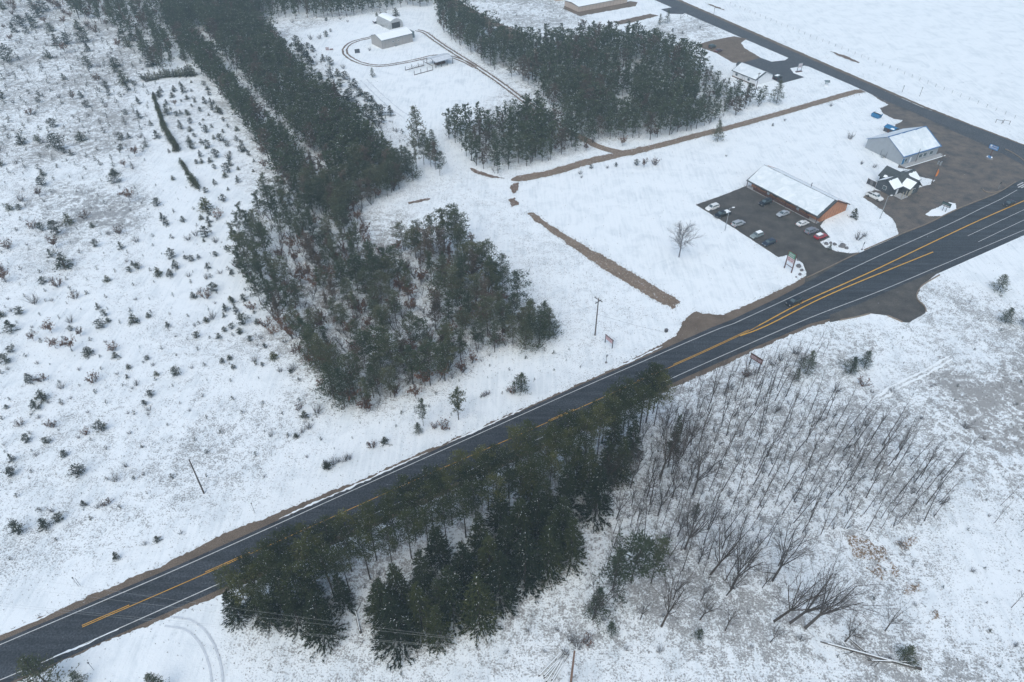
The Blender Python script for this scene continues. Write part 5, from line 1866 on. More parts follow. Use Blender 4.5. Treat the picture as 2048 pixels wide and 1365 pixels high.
for x, y in poisson(west_a, 3.0, 1):
    if seg_dist(x, y, LANE) > 3.2:
        pines.append((x, y, 'west'))
for x, y in poisson(west_b, 3.7, 2, keep=lambda x, y: noise.noise(Vector((x * 0.06, y * 0.06, 4))) > -0.16 or random.random() < 0.22):
    if seg_dist(x, y, GAPS) > 4.2 + 2.5 * noise.noise(Vector((x * .2, y * .2, 1))) and seg_dist(x, y, LANE2) > 2.7 and seg_dist(x, y, LANE) > 3:
        pines.append((x, y, 'west'))
for x, y in poisson(east, 3.5, 3, keep=lambda x, y: noise.noise(Vector((x * 0.05, y * 0.05, 8))) > -0.42):
    if seg_dist(x, y, TRK) > 3.5:
        pines.append((x, y, 'east'))
for x, y in poisson(north, 4.0, 4):
    pines.append((x, y, 'north'))
for x, y in poisson(nw, 6.0, 5, keep=lambda x, y: random.random() < 0.75):
    pines.append((x, y, 'north'))
pines.sort(key=lambda q: q[0] ** 2 + q[1] ** 2)
TXT = {'west': ('tall ragged pine in the long wood west of the snowy meadow', 'pines in the wood west of the meadow'),
       'east': ('tall dark pine in the square wood north of the dirt road', 'pines in the wood north of the dirt road'),
       'north': ('pine in the far wood along the top of the view', 'pines in the far wood')}
far_parts = []
N_IND = max(0, 286 - cnt_pine)
hn = lambda x, y: 10.8 + 2.6 * noise.noise(Vector((x * 0.05, y * 0.05, 0)))
for i, (x, y, zone) in enumerate(pines):
    h = hn(x, y) * random.uniform(0.72, 1.15)
    if zone == 'east' and proj(x, y)[0] > 1395:
        h *= 0.66
    if i < N_IND:
        tpl = NEAR_PINE[random.randrange(8)]
        lab_, grp_ = TXT[zone]
        if zone == 'west':
            qx, qy = proj(x, y)
            part_ = 'at the southern tip of' if qy > 735 else 'in the eastern lobe of' if qx > 800 else 'along the western edge of' if qx < 560 else 'in the middle of'
            lab_ = 'tall ragged pine %s the long wood' % part_
            grp_ = 'pines %s the long wood' % part_
        put_tree('pine_tree', tpl, x, y, h, lab_, 'tree', grp_, wide=random.uniform(0.95, 1.3))
    else:
        far_parts.append((random.choice((0, 1, 2, 3, 4, 5, 0, 1, 2, 3, 4, 5, 6, 7)), x, y, h, random.random() * 6.283, random.uniform(1.0, 1.35), random.random()))


def joined(name, templates, parts, fol, barkm, seed=0):
    Vs, Ms, Ts = [], [], []
    for k, x, y, h, a, w_, tn in parts:
        t = templates[k]
        s = h / t['h']
        c, sn = math.cos(a), math.sin(a)
        Rm = np.array([[c * w_, sn * w_, 0], [-sn * w_, c * w_, 0], [0, 0, 1]]) * s
        for key, mi in (('crown', None), ('trunk', 2)):
            if key not in t:
                continue
            V = t[key] @ Rm + np.array([x, y, 0])
            Vs.append(V)
            Ms.append(t['mi'] if mi is None else np.full(len(V), mi))
            Ts.append(np.clip(t['tint'] * 0.55 + tn * 0.45, 0, 1) if mi is None else np.full(len(V), 0.5))
    me = tri_mesh(name, np.concatenate(Vs), np.concatenate(Ms), np.concatenate(Ts), [fol, M['snow'], barkm, M['brown_needle']])
    o = link(name, me)
    o['kind'] = 'stuff'
    return o


pw = joined('pine_woods', FAR_PINE, far_parts, M['wood_needle'], M['bark'])
tag(pw, 'mass of farther pines filling the woods behind the nearest rows', 'woods')

# lone bigger conifers with labels of their own
for (px, py, h, tpl, wd, lab) in (
        (917, 840, 9.5, NEAR_PINE[4], 1.25, 'forked dark pine standing alone beside the highway verge'),
        (1042, 785, 6.5, OPEN_PINE[3], 1.4, 'bushy pine with a rusty shrub at its foot by the verge'),
        (847, 852, 8.5, NEAR_PINE[1], 0.7, 'thin pair stemmed pine beside the forked roadside pine'),
        (838, 868, 3.6, OPEN_PINE[0], 1.2, 'low round pine at the foot of the thin roadside pine'),
        (838, 296, 16.0, OPEN_PINE[1], 1.15, 'broad tall pine alone at the corner of the northern clearing'),
        (815, 352, 11.0, OPEN_PINE[0], 1.1, 'broad pine at the meadow edge west of the dirt road end'),
        (862, 335, 9.0, NEAR_PINE[3], 1.0, 'grey green pine between the corner pine and the meadow'),
        (1552, 208, 10.0, OPEN_PINE[2], 1.2, 'open branched pine between the white house and the dirt road'),
        (1435, 284, 8.5, OPEN_PINE[3], 1.1, 'single pine standing on the south edge of the dirt road'),
        (1225, 1182, 13.0, OPEN_PINE[2], 0.95, 'left stem of the green pine cluster among the aspens'),
        (1262, 1166, 15.0, NEAR_PINE[5], 1.15, 'middle stem of the green pine cluster among the aspens'),
        (1302, 1166, 15.0, NEAR_PINE[2], 1.0, 'right stem of the green pine cluster among the aspens'),
        (1190, 1235, 9.5, OPEN_PINE[0], 1.0, 'low pine in front of the green cluster beside the brush heap'),
        (1222, 1268, 4.0, OPEN_PINE[1], 1.1, 'small yellow green pine right of the brush heap'),
        (1396, 1278, 3.6, OPEN_PINE[3], 1.0, 'small dark pine below the leaning bare trees'),
        (1806, 1322, 4.5, OPEN_PINE[2], 1.5, 'round green pine beside the fallen trunk'),
        (1824, 1134, 2.8, OPEN_PINE[1], 1.1, 'small dark pine beside the brown leaf patch'),
        (1700, 748, 5.4, OPEN_PINE[0], 1.6, 'left bushy pine of the pair on the slope south of the drive'),
        (1728, 736, 5.6, OPEN_PINE[3], 1.25, 'right bushy pine of the pair on the slope south of the drive'),
        (1668, 752, 2.2, OPEN_PINE[1], 1.0, 'tiny pine in front of the bushy pair'),
        (1612, 748, 7.5, OPEN_PINE[2], 1.1, 'dark pine among the roadside saplings'),
        (1592, 762, 4.0, OPEN_PINE[0], 1.1, 'low dark pine at the foot of the roadside saplings'),
        (1995, 582, 5.2, OPEN_PINE[1], 1.75, 'long leaning green pine near the right edge'),
        (1938, 608, 2.8, OPEN_PINE[2], 1.5, 'small green pine left of the leaning one'),
        (1898, 627, 2.4, OPEN_PINE[3], 0.9, 'smallest green pine near the gravel drive'),
        (2010, 647, 5.0, OPEN_PINE[0], 1.55, 'round green pine below the leaning one'),
        (2050, 655, 4.5, OPEN_PINE[2], 1.6, 'green pine cut by the right edge'),
        (1640, 972, 2.6, OPEN_PINE[0], 1.0, 'small sparse pine among the thin aspens'),
        (1580, 1020, 1.8, OPEN_PINE[1], 1.0, 'tiny pine between the aspens and the leaf patch'),
        (1388, 1035, 4.5, OPEN_PINE[2], 0.9, 'dark pine half hidden among the aspens'),
        (1707, 437, 3.4, YOUNG[1], 1.3, 'round evergreen bush beside the brown end wall'),
        (1658, 500, 1.9, YOUNG[3], 1.2, 'small evergreen bush among the boulders'),
        (746, 156, 4.6, OPEN_PINE[1], 1.1, 'single young pine in the clean yard below the loop'),
        (1319, 50, 5.5, OPEN_PINE[0], 1.1, 'left pine of the pair by the far storage yard'),
        (1334, 47, 7.0, OPEN_PINE[2], 0.9, 'right pine of the pair by the far storage yard')):
    q = P(px, py)
    put_tree('young_pine' if h < 4 else 'pine_tree', tpl, q[0], q[1], h, lab, 'tree', wide=wd, crown_part='m_crown' in tpl and h >= 3.5)

for (px, py, h) in ((1078, 690, 11), (1098, 680, 10), (1052, 700, 10), (1088, 662, 10), (1060, 672, 11), (985, 588, 12), (1000, 575, 11), (890, 500, 14), (915, 505, 14), (868, 510, 13), (905, 485, 13), (842, 515, 12), (650, 745, 12), (632, 730, 12), (690, 815, 12), (670, 800, 12)):
    q = P(px, py)
    put_tree('pine_tree', OPEN_PINE[random.randrange(4)] if px < 700 or px > 1040 else NEAR_PINE[random.randrange(6)], q[0], q[1], h, 'tall full crowned green pine standing at the outer corners of the long wood', 'tree', 'full crowned pines at the corners of the long wood', wide=random.uniform(0.95, 1.15))
for (px, py) in ((858, 318), (872, 340), (848, 330), (866, 306), (880, 352), (800, 362), (826, 362), (806, 345), (790, 352), (834, 340), (735, 300), (760, 312), (745, 330), (775, 335)):
    q = P(px, py)
    put_tree('pine_tree', OPEN_PINE[random.randrange(4)] if random.random() < 0.6 else NEAR_PINE[random.randrange(8)], q[0], q[1], random.uniform(8, 12), 'dark pine in the small clump between the meadow and the northern clearing', 'tree', 'pines in the corner clump', wide=random.uniform(0.85, 1.1))
for i, (x, y) in enumerate(poisson([(1215, 960), (1260, 900), (1330, 850), (1380, 870), (1400, 950), (1350, 1030), (1250, 1060), (1200, 1030)], 3.6, 90, 26)):
    put_tree('bare_tree', SPREAD[i % 5], x, y, random.uniform(8, 13), 'grey brown bare tree crowding the eastern end of the grove', 'tree', 'bare trees at the eastern end of the grove', wide=random.uniform(0.6, 0.9), tilt=R(4))
for i, (x, y) in enumerate(poisson([(1330, 1060), (1480, 1060), (1560, 1130), (1540, 1220), (1420, 1230), (1300, 1200), (1310, 1120)], 4.6, 91, 18)):
    put_tree('bare_tree', SPREAD[i % 5], x, y, random.uniform(6, 11), 'brown twiggy bare tree below the aspens', 'tree', 'bare trees below the aspens', wide=random.uniform(0.7, 1.0), tilt=R(6))
# lone bare trees
q = P(1358, 515)
put_tree('bare_tree', ROUND, q[0], q[1], 11.5, 'lone round bare tree in the middle of the snowy field', 'tree', wide=1.15)
BT = [(1462, 1180, 12, 0, 'forked thick bare tree in the centre of the aspen slope'), (1323, 1254, 10, 1, 'spreading bare tree below the green pine cluster'), (1545, 1163, 12, 2, 'slanting bare tree right of the forked one'), (1548, 1244, 12, 3, 'leftmost of the three dark bare trees above the fallen log'), (1580, 1247, 12, 4, 'middle one of the three dark bare trees above the fallen log'), (1610, 1257, 13, 0, 'rightmost of the three dark bare trees above the fallen log'), (1420, 1150, 11, 1, 'straight bare tree left of the forked one'), (1370, 1100, 11, 2, 'thin bare tree above the green pine cluster, left'), (1690, 1284, 6, 3, 'small bare tree over the fallen log'), (1770, 1262, 6, 4, 'slender bare tree leaning to the leaf patch'), (1280, 1240, 5, 0, 'low twiggy bare tree right of the brush heap'), (1450, 1262, 5, 1, 'low twiggy bare tree by the small dark pine'), (1540, 1286, 4.5, 2, 'low reddish bare tree above the bottom edge'), (1400, 1240, 6, 3, 'leaning twiggy tree over the small dark pine'), (1185, 1240, 9, 4, 'pale bare stem in front of the low pine'), (1320, 955, 11, 1, 'grey bare tree beside the half dead spruce, left'), (1385, 990, 12, 2, 'grey bare tree beside the half dead spruce, right')]
for (px, py, h, k, lab) in BT:
    q = P(px, py)
    put_tree('bare_tree', SPREAD[k], q[0], q[1], h * 1.5, lab, 'tree', wide=0.85, tilt=R(18 if 'three dark' in lab else 6))

# aspens
asp = [(1340, 845), (1420, 800), (1500, 770), (1560, 780), (1660, 830), (1720, 870), (1800, 900), (1900, 970), (1890, 1040), (1760, 1060), (1600, 1075), (1520, 1110), (1480, 1165), (1380, 1160), (1330, 1130), (1210, 1150), (1215, 1070), (1270, 1010)]
aa = poisson(asp, 2.5, 11, 235, keep=lambda x, y: noise.noise(Vector((x * 0.09, y * 0.09, 6))) > -0.25 or random.random() < 0.25)
aa2 = poisson([(1330, 800), (1420, 762), (1520, 718), (1640, 690), (1650, 725), (1530, 770), (1400, 815)], 2.4, 12, 40)
aa3 = poisson([(1980, 990), (2100, 960), (2120, 1080), (1990, 1060)], 3.5, 13, 9) + poisson([(2020, 1190), (2090, 1170), (2090, 1230), (2020, 1220)], 3.0, 14, 4)
for lst, lab, grp, hh in ((aa, 'thin bare aspen on the slope south of the highway', 'aspens on the southern slope', (8, 15)), (aa2, 'thin bare sapling along the south shoulder of the highway', 'saplings along the highway shoulder', (5, 9)), (aa3, 'thin bare aspen in a clump near the right edge', 'aspens near the right edge', (6, 9))):
    for x, y in lst:
        qx, qy = proj(x, y)
        if lst is aa:
            pl_ = 'close to the spruce grove' if qx < 1400 else 'at the eastern end of the slope' if qx > 1740 else 'on the upper slope below the brown sign' if qy < 900 else 'on the lower slope above the big bare trees'
            lab, grp = 'thin bare aspen ' + pl_, 'aspens ' + pl_
        put_tree('aspen_tree', ASPEN[random.randrange(9)], x, y, random.uniform(*hh), lab, 'tree', grp, tilt=R(random.uniform(-2, 8) + max(0, (x - 45) * 0.06)))

# --- scattered seedlings, surveyed from the photo (x, y, width, kind) in enlarged crops
S1 = (0, 0, 0.2564, [(245, 25, 50, 'g'), (160, 175, 80, 'g'), (230, 145, 60, 'g'), (115, 230, 60, 'g'), (215, 245, 45, 'g'), (265, 190, 80, 'g'), (400, 220, 65, 'g'), (95, 310, 45, 'r'), (60, 445, 100, 'g'), (385, 435, 55, 'g'), (510, 390, 70, 'r'), (450, 330, 80, 'g'), (530, 320, 70, 'g'), (655, 300, 90, 'g'), (685, 375, 65, 'g'), (695, 500, 70, 'g'), (900, 490, 90, 'g'), (910, 540, 60, 'g'), (610, 205, 60, 'g'), (755, 250, 80, 'r'), (930, 350, 60, 'r'), (960, 300, 60, 'g'), (1000, 340, 70, 'g'), (1030, 300, 55, 'g'), (970, 615, 90, 'g'), (995, 690, 55, 'g'), (1055, 655, 35, 'g'), (830, 670, 50, 'g'), (855, 730, 45, 'g'), (770, 630, 70, 'r'), (500, 605, 45, 'g'), (305, 785, 40, 'g'), (310, 740, 40, 'g'), (575, 760, 60, 'r'), (640, 745, 45, 'g'), (680, 820, 55, 'g'), (10, 750, 50, 'g'), (415, 970, 65, 'g'), (235, 880, 40, 'r'), (175, 1090, 80, 'g'), (290, 1080, 50, 'g'), (460, 1130, 110, 'g'), (640, 1065, 80, 'g'), (945, 1075, 55, 'g'), (1005, 1060, 45, 'g'), (1095, 1060, 45, 'b'), (1225, 1050, 70, 'g'), (1080, 790, 50, 'g'), (985, 880, 40, 'g'), (1085, 900, 60, 'g'), (1180, 965, 40, 'g'), (945, 1150, 40, 'g'), (1060, 1190, 80, 'r'), (1140, 1135, 40, 'g'), (975, 1285, 60, 'r'), (1035, 1305, 40, 'b'), (1240, 740, 45, 'g'), (10, 1270, 60, 'g'), (895, 1340, 60, 'g'), (335, 1350, 50, 'g'), (1320, 1180, 30, 'g'), (560, 1195, 50, 'g'), (1310, 865, 80, 'g'), (1410, 880, 35, 'g'), (1465, 880, 45, 'g'), (1415, 990, 45, 'g'), (1500, 1140, 60, 'g'), (1685, 1200, 70, 'g'), (1640, 1250, 45, 'g'), (1535, 1265, 40, 'g'), (1775, 1320, 70, 'g'), (1785, 1210, 70, 'b'), (1885, 1165, 55, 'g'), (1625, 1130, 60, 'g'), (1720, 1080, 60, 'g'), (1610, 1010, 60, 'g'), (1360, 690, 45, 'g'), (1430, 700, 60, 'g'), (1520, 760, 45, 'b'), (1600, 790, 50, 'g'), (1650, 800, 45, 'g'), (1700, 850, 60, 'g'), (1370, 810, 50, 'r'), (1460, 760, 40, 'g'), (1160, 420, 90, 'g'), (1200, 470, 90, 'g'), (1260, 440, 80, 'r'), (1240, 350, 90, 'g'), (1330, 380, 90, 'r'), (1280, 280, 90, 'g'), (1440, 450, 60, 'g'), (1170, 500, 60, 'g'), (860, 130, 60, 'r'), (640, 70, 80, 'r'), (700, 110, 70, 'r'), (330, 60, 90, 'g'), (300, 110, 70, 'g'), (480, 70, 80, 'r'), (420, 40, 80, 'r'), (20, 50, 60, 'g'), (120, 40, 60, 'r'), (560, 30, 80, 'r'), (780, 30, 80, 'r'), (880, 60, 60, 'b'), (1090, 40, 60, 'r'), (1020, 190, 80, 'r'), (1120, 180, 80, 'r'), (1150, 90, 80, 'g')])
S2 = (0, 350, 0.315, [(270, 45, 60, 'g'), (255, 120, 50, 'r'), (135, 145, 60, 'b'), (65, 205, 45, 'g'), (128, 205, 40, 'g'), (735, 20, 75, 'g'), (1000, 175, 55, 'g'), (1100, 20, 30, 'g'), (830, 140, 80, 'r'), (440, 285, 60, 'g'), (540, 260, 45, 'r'), (265, 335, 45, 'g'), (365, 345, 80, 'g'), (215, 325, 40, 'r'), (360, 430, 80, 'r'), (325, 500, 50, 'g'), (415, 550, 95, 'g'), (55, 450, 45, 'r'), (760, 355, 45, 'r'), (690, 370, 35, 'b'), (610, 440, 45, 'g'), (770, 450, 50, 'g'), (590, 320, 35, 'g'), (870, 405, 55, 'b'), (1165, 280, 40, 'g'), (1060, 300, 50, 'g'), (1035, 265, 45, 'g'), (1310, 185, 95, 'g'), (1385, 255, 50, 'r'), (1280, 270, 35, 'g'), (1325, 290, 45, 'g'), (1245, 370, 45, 'b'), (1310, 365, 70, 'g'), (1195, 395, 45, 'b'), (1375, 410, 45, 'b'), (1095, 505, 60, 'g'), (1180, 525, 30, 'g'), (1220, 530, 45, 'g'), (1265, 520, 30, 'g'), (1370, 500, 40, 'g'), (825, 600, 40, 'g'), (845, 565, 35, 'g'), (880, 580, 45, 'g'), (1010, 615, 60, 'g'), (1120, 570, 60, 'g'), (1085, 620, 60, 'g'), (1200, 635, 35, 'b'), (1310, 645, 45, 'b'), (1400, 610, 40, 'b'), (1470, 620, 40, 'g'), (275, 670, 50, 'g'), (370, 690, 50, 'r'), (330, 660, 30, 'b'), (685, 660, 40, 'g'), (40, 650, 80, 'r'), (10, 600, 40, 'r'), (1355, 715, 60, 'g'), (1230, 765, 45, 'g'), (1265, 730, 40, 'b'), (1310, 765, 50, 'r'), (220, 790, 70, 'b'), (480, 770, 40, 'r'), (330, 790, 30, 'b'), (1480, 795, 45, 'g'), (1550, 780, 55, 'g'), (1600, 835, 50, 'r'), (1430, 840, 55, 'g'), (1500, 855, 50, 'g'), (625, 835, 40, 'g'), (128, 865, 55, 'g'), (10, 880, 50, 'g'), (70, 857, 30, 'b'), (668, 880, 40, 'g'), (690, 920, 35, 'g'), (645, 950, 60, 'g'), (450, 915, 60, 'b'), (455, 975, 35, 'g'), (330, 970, 85, 'r'), (355, 1070, 75, 'r'), (460, 1080, 90, 'r'), (515, 1000, 60, 'r'), (215, 1030, 60, 'r'), (75, 960, 80, 'g'), (855, 915, 65, 'g'), (945, 890, 35, 'g'), (1070, 950, 40, 'g'), (1310, 915, 45, 'g'), (1240, 950, 30, 'b'), (1350, 890, 60, 'b'), (1545, 920, 80, 'g'), (1635, 930, 40, 'g'), (1475, 960, 40, 'g'), (1428, 980, 40, 'g'), (1395, 1020, 45, 'g'), (1250, 1015, 50, 'g'), (1525, 1000, 30, 'g'), (1590, 1040, 40, 'g'), (1655, 1030, 35, 'b'), (565, 1115, 70, 'g'), (720, 1095, 50, 'r'), (740, 1140, 50, 'g'), (40, 1165, 70, 'g'), (70, 1110, 45, 'g'), (940, 1160, 35, 'g'), (975, 1200, 30, 'b'), (1415, 1175, 45, 'g'), (1460, 1155, 40, 'g'), (1480, 1215, 40, 'g'), (1620, 1165, 50, 'b'), (1740, 1140, 65, 'g'), (820, 1215, 35, 'g'), (745, 1255, 30, 'b'), (810, 1280, 30, 'g'), (865, 1320, 45, 'b'), (995, 1260, 35, 'g'), (1120, 1250, 65, 'g'), (190, 1295, 65, 'g'), (270, 1290, 50, 'r'), (600, 1295, 55, 'r'), (395, 1340, 45, 'b'), (240, 1190, 30, 'b'), (505, 1230, 30, 'b'), (1860, 1220, 60, 'b'), (1780, 1230, 50, 'b'), (1690, 940, 60, 'r'), (1740, 1000, 70, 'r'), (1580, 640, 60, 'r'), (1510, 570, 50, 'r'), (1810, 1045, 50, 'b')])
S3 = (0, 740, 0.3516, [(245, 145, 65, 'g'), (205, 200, 60, 'g'), (40, 205, 30, 'g'), (355, 185, 30, 'b'), (405, 155, 25, 'b'), (860, 130, 45, 'g'), (825, 185, 35, 'g'), (850, 215, 40, 'b'), (845, 245, 30, 'b'), (730, 240, 25, 'b'), (500, 238, 20, 'b'), (118, 305, 35, 'r'), (220, 268, 25, 'b'), (300, 310, 40, 'r'), (580, 320, 65, 'g'), (490, 355, 35, 'r'), (450, 380, 25, 'b'), (155, 390, 50, 'g'), (270, 400, 45, 'g'), (370, 475, 45, 'g'), (210, 480, 25, 'b'), (70, 500, 45, 'g'), (70, 580, 55, 'g'), (450, 570, 75, 'g'), (660, 610, 55, 'b'), (720, 535, 40, 'b'), (820, 590, 25, 'b'), (480, 760, 40, 'g'), (555, 775, 30, 'b'), (612, 750, 45, 'r'), (300, 790, 40, 'b'), (340, 840, 55, 'g'), (265, 870, 75, 'g'), (115, 900, 75, 'g'), (900, 960, 45, 'g'), (665, 1055, 50, 'g'), (825, 985, 30, 'b'), (1030, 920, 30, 'b'), (1545, 365, 35, 'b'), (1685, 370, 35, 'g'), (1760, 310, 60, 'b'), (1700, 210, 40, 'r'), (1860, 540, 60, 'g'), (1890, 520, 60, 'b'), (1960, 490, 70, 'b'), (1500, 605, 20, 'b'), (1745, 490, 25, 'b'), (1740, 250, 60, 'g'), (1800, 220, 70, 'b')])
S4 = (500, 0, 0.2832, [(350, 330, 70, 'g'), (330, 300, 60, 'g'), (380, 370, 70, 'g'), (410, 410, 80, 'g'), (430, 430, 70, 'g'), (540, 245, 40, 'g'), (520, 410, 55, 'g'), (570, 440, 55, 'g'), (445, 345, 50, 'g'), (410, 330, 40, 'g'), (500, 540, 60, 'g'), (570, 530, 60, 'g'), (620, 520, 50, 'g'), (670, 540, 60, 'g'), (520, 590, 50, 'g'), (560, 630, 60, 'g'), (600, 660, 60, 'g'), (640, 590, 60, 'g'), (740, 590, 80, 'g'), (700, 680, 90, 'g'), (690, 750, 100, 'g'), (780, 650, 70, 'g'), (830, 690, 70, 'g'), (760, 750, 90, 'g'), (870, 740, 90, 'g'), (920, 780, 90, 'g'), (990, 790, 70, 'g'), (830, 800, 90, 'g'), (870, 840, 90, 'g'), (700, 800, 70, 'g'), (790, 860, 70, 'b'), (900, 870, 70, 'b'), (175, 330, 25, 'g'), (895, 105, 25, 'g'), (925, 105, 25, 'g'), (960, 105, 25, 'g'), (1030, 95, 50, 'g'), (570, 218, 20, 'g'), (700, 880, 50, 'b'), (930, 840, 70, 'g'), (260, 290, 30, 'b'), (430, 265, 40, 'b'), (490, 260, 40, 'b'), (660, 470, 40, 'b'), (845, 350, 25, 'b'), (640, 130, 25, 'b'), (690, 150, 20, 'b'), (540, 140, 25, 'g'), (300, 150, 30, 'b')])
S5 = (0, 0, 1.0, [(1722, 325, 10, 'b'), (1747, 331, 11, 'b'), (1700, 272, 16, 'B'), (1715, 471, 22, 'B'), (1728, 470, 10, 'b'), (1288, 327, 20, 'r'), (1272, 326, 12, 'g'), (1310, 325, 14, 'r'), (1232, 330, 8, 'g'), (1214, 334, 8, 'b'), (1182, 334, 9, 'g'), (1160, 345, 10, 'b'), (1163, 353, 8, 'b'), (1545, 250, 6, 'g'), (1569, 240, 6, 'b'), (1661, 210, 8, 'b'), (1452, 311, 6, 'b'), (1025, 780, 16, 'r'), (968, 790, 8, 'r'), (975, 787, 8, 'r'), (890, 850, 22, 'r'), (870, 852, 12, 'r'), (770, 880, 22, 'g'), (745, 890, 14, 'r'), (700, 912, 16, 'b'), (655, 930, 16, 'g'), (675, 920, 12, 'b'), (605, 860, 14, 'b'), (1345, 62, 6, 'g'), (1365, 66, 5, 'g'), (1310, 62, 5, 'g'), (1277, 66, 5, 'g'), (1284, 67, 5, 'g'), (1299, 65, 5, 'g'), (1330, 85, 10, 'g'), (1312, 82, 9, 'g'), (1400, 55, 4, 'g'), (1155, 1285, 26, 'B'), (1140, 1275, 24, 'B'), (1130, 1300, 20, 'B'), (1175, 1280, 18, 'r'), (1500, 745, 14, 'b'), (1490, 748, 14, 'r'), (1512, 742, 14, 'b'), (1725, 765, 18, 'r'), (1670, 775, 22, 'b'), (1862, 770, 8, 'b'), (1930, 850, 18, 'b'), (1802, 1085, 18, 'b'), (1460, 770, 20, 'b'), (1590, 700, 18, 'b'), (1605, 715, 20, 'b'), (1560, 715, 18, 'b'), (1545, 725, 16, 'b'), (1785, 780, 14, 'b'), (1080, 960, 14, 'b'), (1370, 915, 14, 'b'), (1430, 860, 14, 'b')])
LBL = {'g': ('young_pine', 'small green pine scattered on the snow %s', 'young pines %s'), 'r': ('oak_sapling', 'small rusty leaved oak on the snow %s', 'rusty oaks %s'), 'b': ('bare_shrub', 'small grey twiggy shrub on the snow %s', 'twiggy shrubs %s'), 'B': ('bare_shrub', 'dense bare twiggy bush on the snow %s', 'dense bare bushes %s')}
ZN = {'S1': 'of the far western field', 'S2': 'of the middle western field', 'S3': 'of the near western field', 'S4': 'between the wood and the looped track', 'S5': 'by the roads and buildings'}
counts = {}
rest = {'g': [], 'r': [], 'b': []}


def seedling(x, y, wm, kind, zone):
    nm, lab, grp = LBL[kind]
    counts[nm] = counts.get(nm, 0) + 1
    if kind == 'g':
        tpl = YOUNG[random.randrange(7)] if random.random() < 0.75 else BUSHY[random.randrange(3)]
        h, wd = wm * random.uniform(0.9, 1.25), 1.0
        base_w = 0.72
        wd = wm / (h * base_w)
    elif kind == 'r':
        tpl = OAK[random.randrange(6)] if wm > 2.4 else LOWOAK[random.randrange(4)]
        h = wm * random.uniform(1.1, 1.35)
        wd = 1.0
    else:
        tpl = SHRUB[random.randrange(5)]
        h = wm * random.uniform(0.75, 1.0)
        wd = 1.1
    put_tree(nm, tpl, x, y, h, lab % zone, 'shrub' if kind in 'bB' else 'tree', grp % zone, crown_part=False, wide=wd)


for nm, (ox, oy, sc, lst) in (('S1', S1), ('S2', S2), ('S3', S3), ('S4', S4), ('S5', S5)):
    for (zx, zy, w_, kd) in lst:
        px, py = ox + zx * sc, oy + zy * sc
        py += w_ * sc * 0.42
        x, y = P(px, py)
        mpp = math.sqrt(x * x + y * y + CAM_H ** 2) / F_PX
        seedling(x, y, max(0.5, w_ * sc * mpp * 0.85), kd, ZN[nm])

# random fill of still smaller ones where the photo shows many
fills = [([(315, 185), (400, 160), (470, 250), (530, 350), (440, 410), (400, 330), (350, 260)], 4.6, 'g', 60, (1.0, 2.4)), ([(410, 380), (470, 460), (560, 690), (610, 760), (560, 780), (450, 640), (390, 470)], 7.0, 'g', 34, (0.8, 1.9)), ([(0, 60), (300, 60), (290, 300), (0, 340)], 13.0, 'b', 60, (0.9, 2.2)), ([(0, 400), (420, 400), (520, 700), (300, 900), (0, 1000)], 13.0, 'b', 45, (0.5, 1.2)), ([(570, 90), (660, 130), (830, 290), (760, 320), (650, 190)], 6.0, 'b', 34, (0.9, 2.0)), ([(1560, 800), (1900, 760), (2040, 1000), (2040, 1330), (1650, 1330), (1800, 1050)], 11.0, 'b', 40, (0.6, 1.4)), ([(480, 1240), (700, 1300), (1100, 1310), (1150, 1240), (1060, 1250), (900, 1300), (700, 1290)], 4.0, 'b', 22, (0.5, 1.1)), ([(1200, 1230), (1500, 1200), (1620, 1290), (1250, 1320)], 5.0, 'b', 24, (0.6, 1.4)), ([(0, -10), (330, -10), (340, 50), (0, 60)], 9.0, 'r', 40, (2.2, 4.2))]
for i, (poly, dm, kd, nm_, (a, b)) in enumerate(fills):
    zone = ('beside the planted pine rows', 'beside the western wood', ZN['S1'], ZN['S2'], ZN['S4'], 'on the southern slope', 'under the grove edge', 'below the aspens', ZN['S1'])[i]
    for x, y in poisson(poly, dm, 40 + i, nm_):
        seedling(x, y, random.uniform(a, b), kd, zone)
# rusty oaks under the western pines
for i, (x, y) in enumerate(poisson([(640, 440), (720, 430), (740, 500), (850, 500), (960, 540), (1060, 640), (1000, 700), (900, 770), (740, 835), (650, 790), (560, 660), (520, 560)], 4.4, 60, 165, keep=lambda x, y: noise.noise(Vector((x * 0.05, y * 0.05, 14))) > -0.3)):
    put_tree('oak_sapling', OAK[i % 6], x, y, random.uniform(3.0, 6.5), *(lambda w: ('rusty leaved oak ' + w, 'tree', 'rusty oaks ' + w))('at the southern tip of the long wood' if proj(x, y)[1] > 735 else 'in the snowy gap of the long wood' if proj(x, y)[0] > 715 and proj(x, y)[1] < 660 else 'in the eastern lobe of the long wood' if proj(x, y)[0] > 850 else 'under the western part of the long wood'), crown_part=False)
for i, (x, y) in enumerate(poisson([(700, 330), (800, 385), (720, 430), (560, 400), (500, 310), (650, 270)], 6.0, 61, 36)):
    put_tree('oak_sapling', OAK[i % 6], x, y, random.uniform(2.5, 5.5), 'rusty leaved oak growing under the western pines', 'tree', 'rusty oaks under the western pines', crown_part=False)
for i, (x, y) in enumerate(poisson([(900, 290), (1080, 320), (1300, 285), (1500, 215), (1400, 180), (1100, 270)], 9.0, 62, 40)):
    put_tree('oak_sapling', OAK[i % 6], x, y, random.uniform(2.5, 5.0), 'rusty leaved oak along the south edge of the square wood', 'tree', 'rusty oaks by the square wood', crown_part=False)

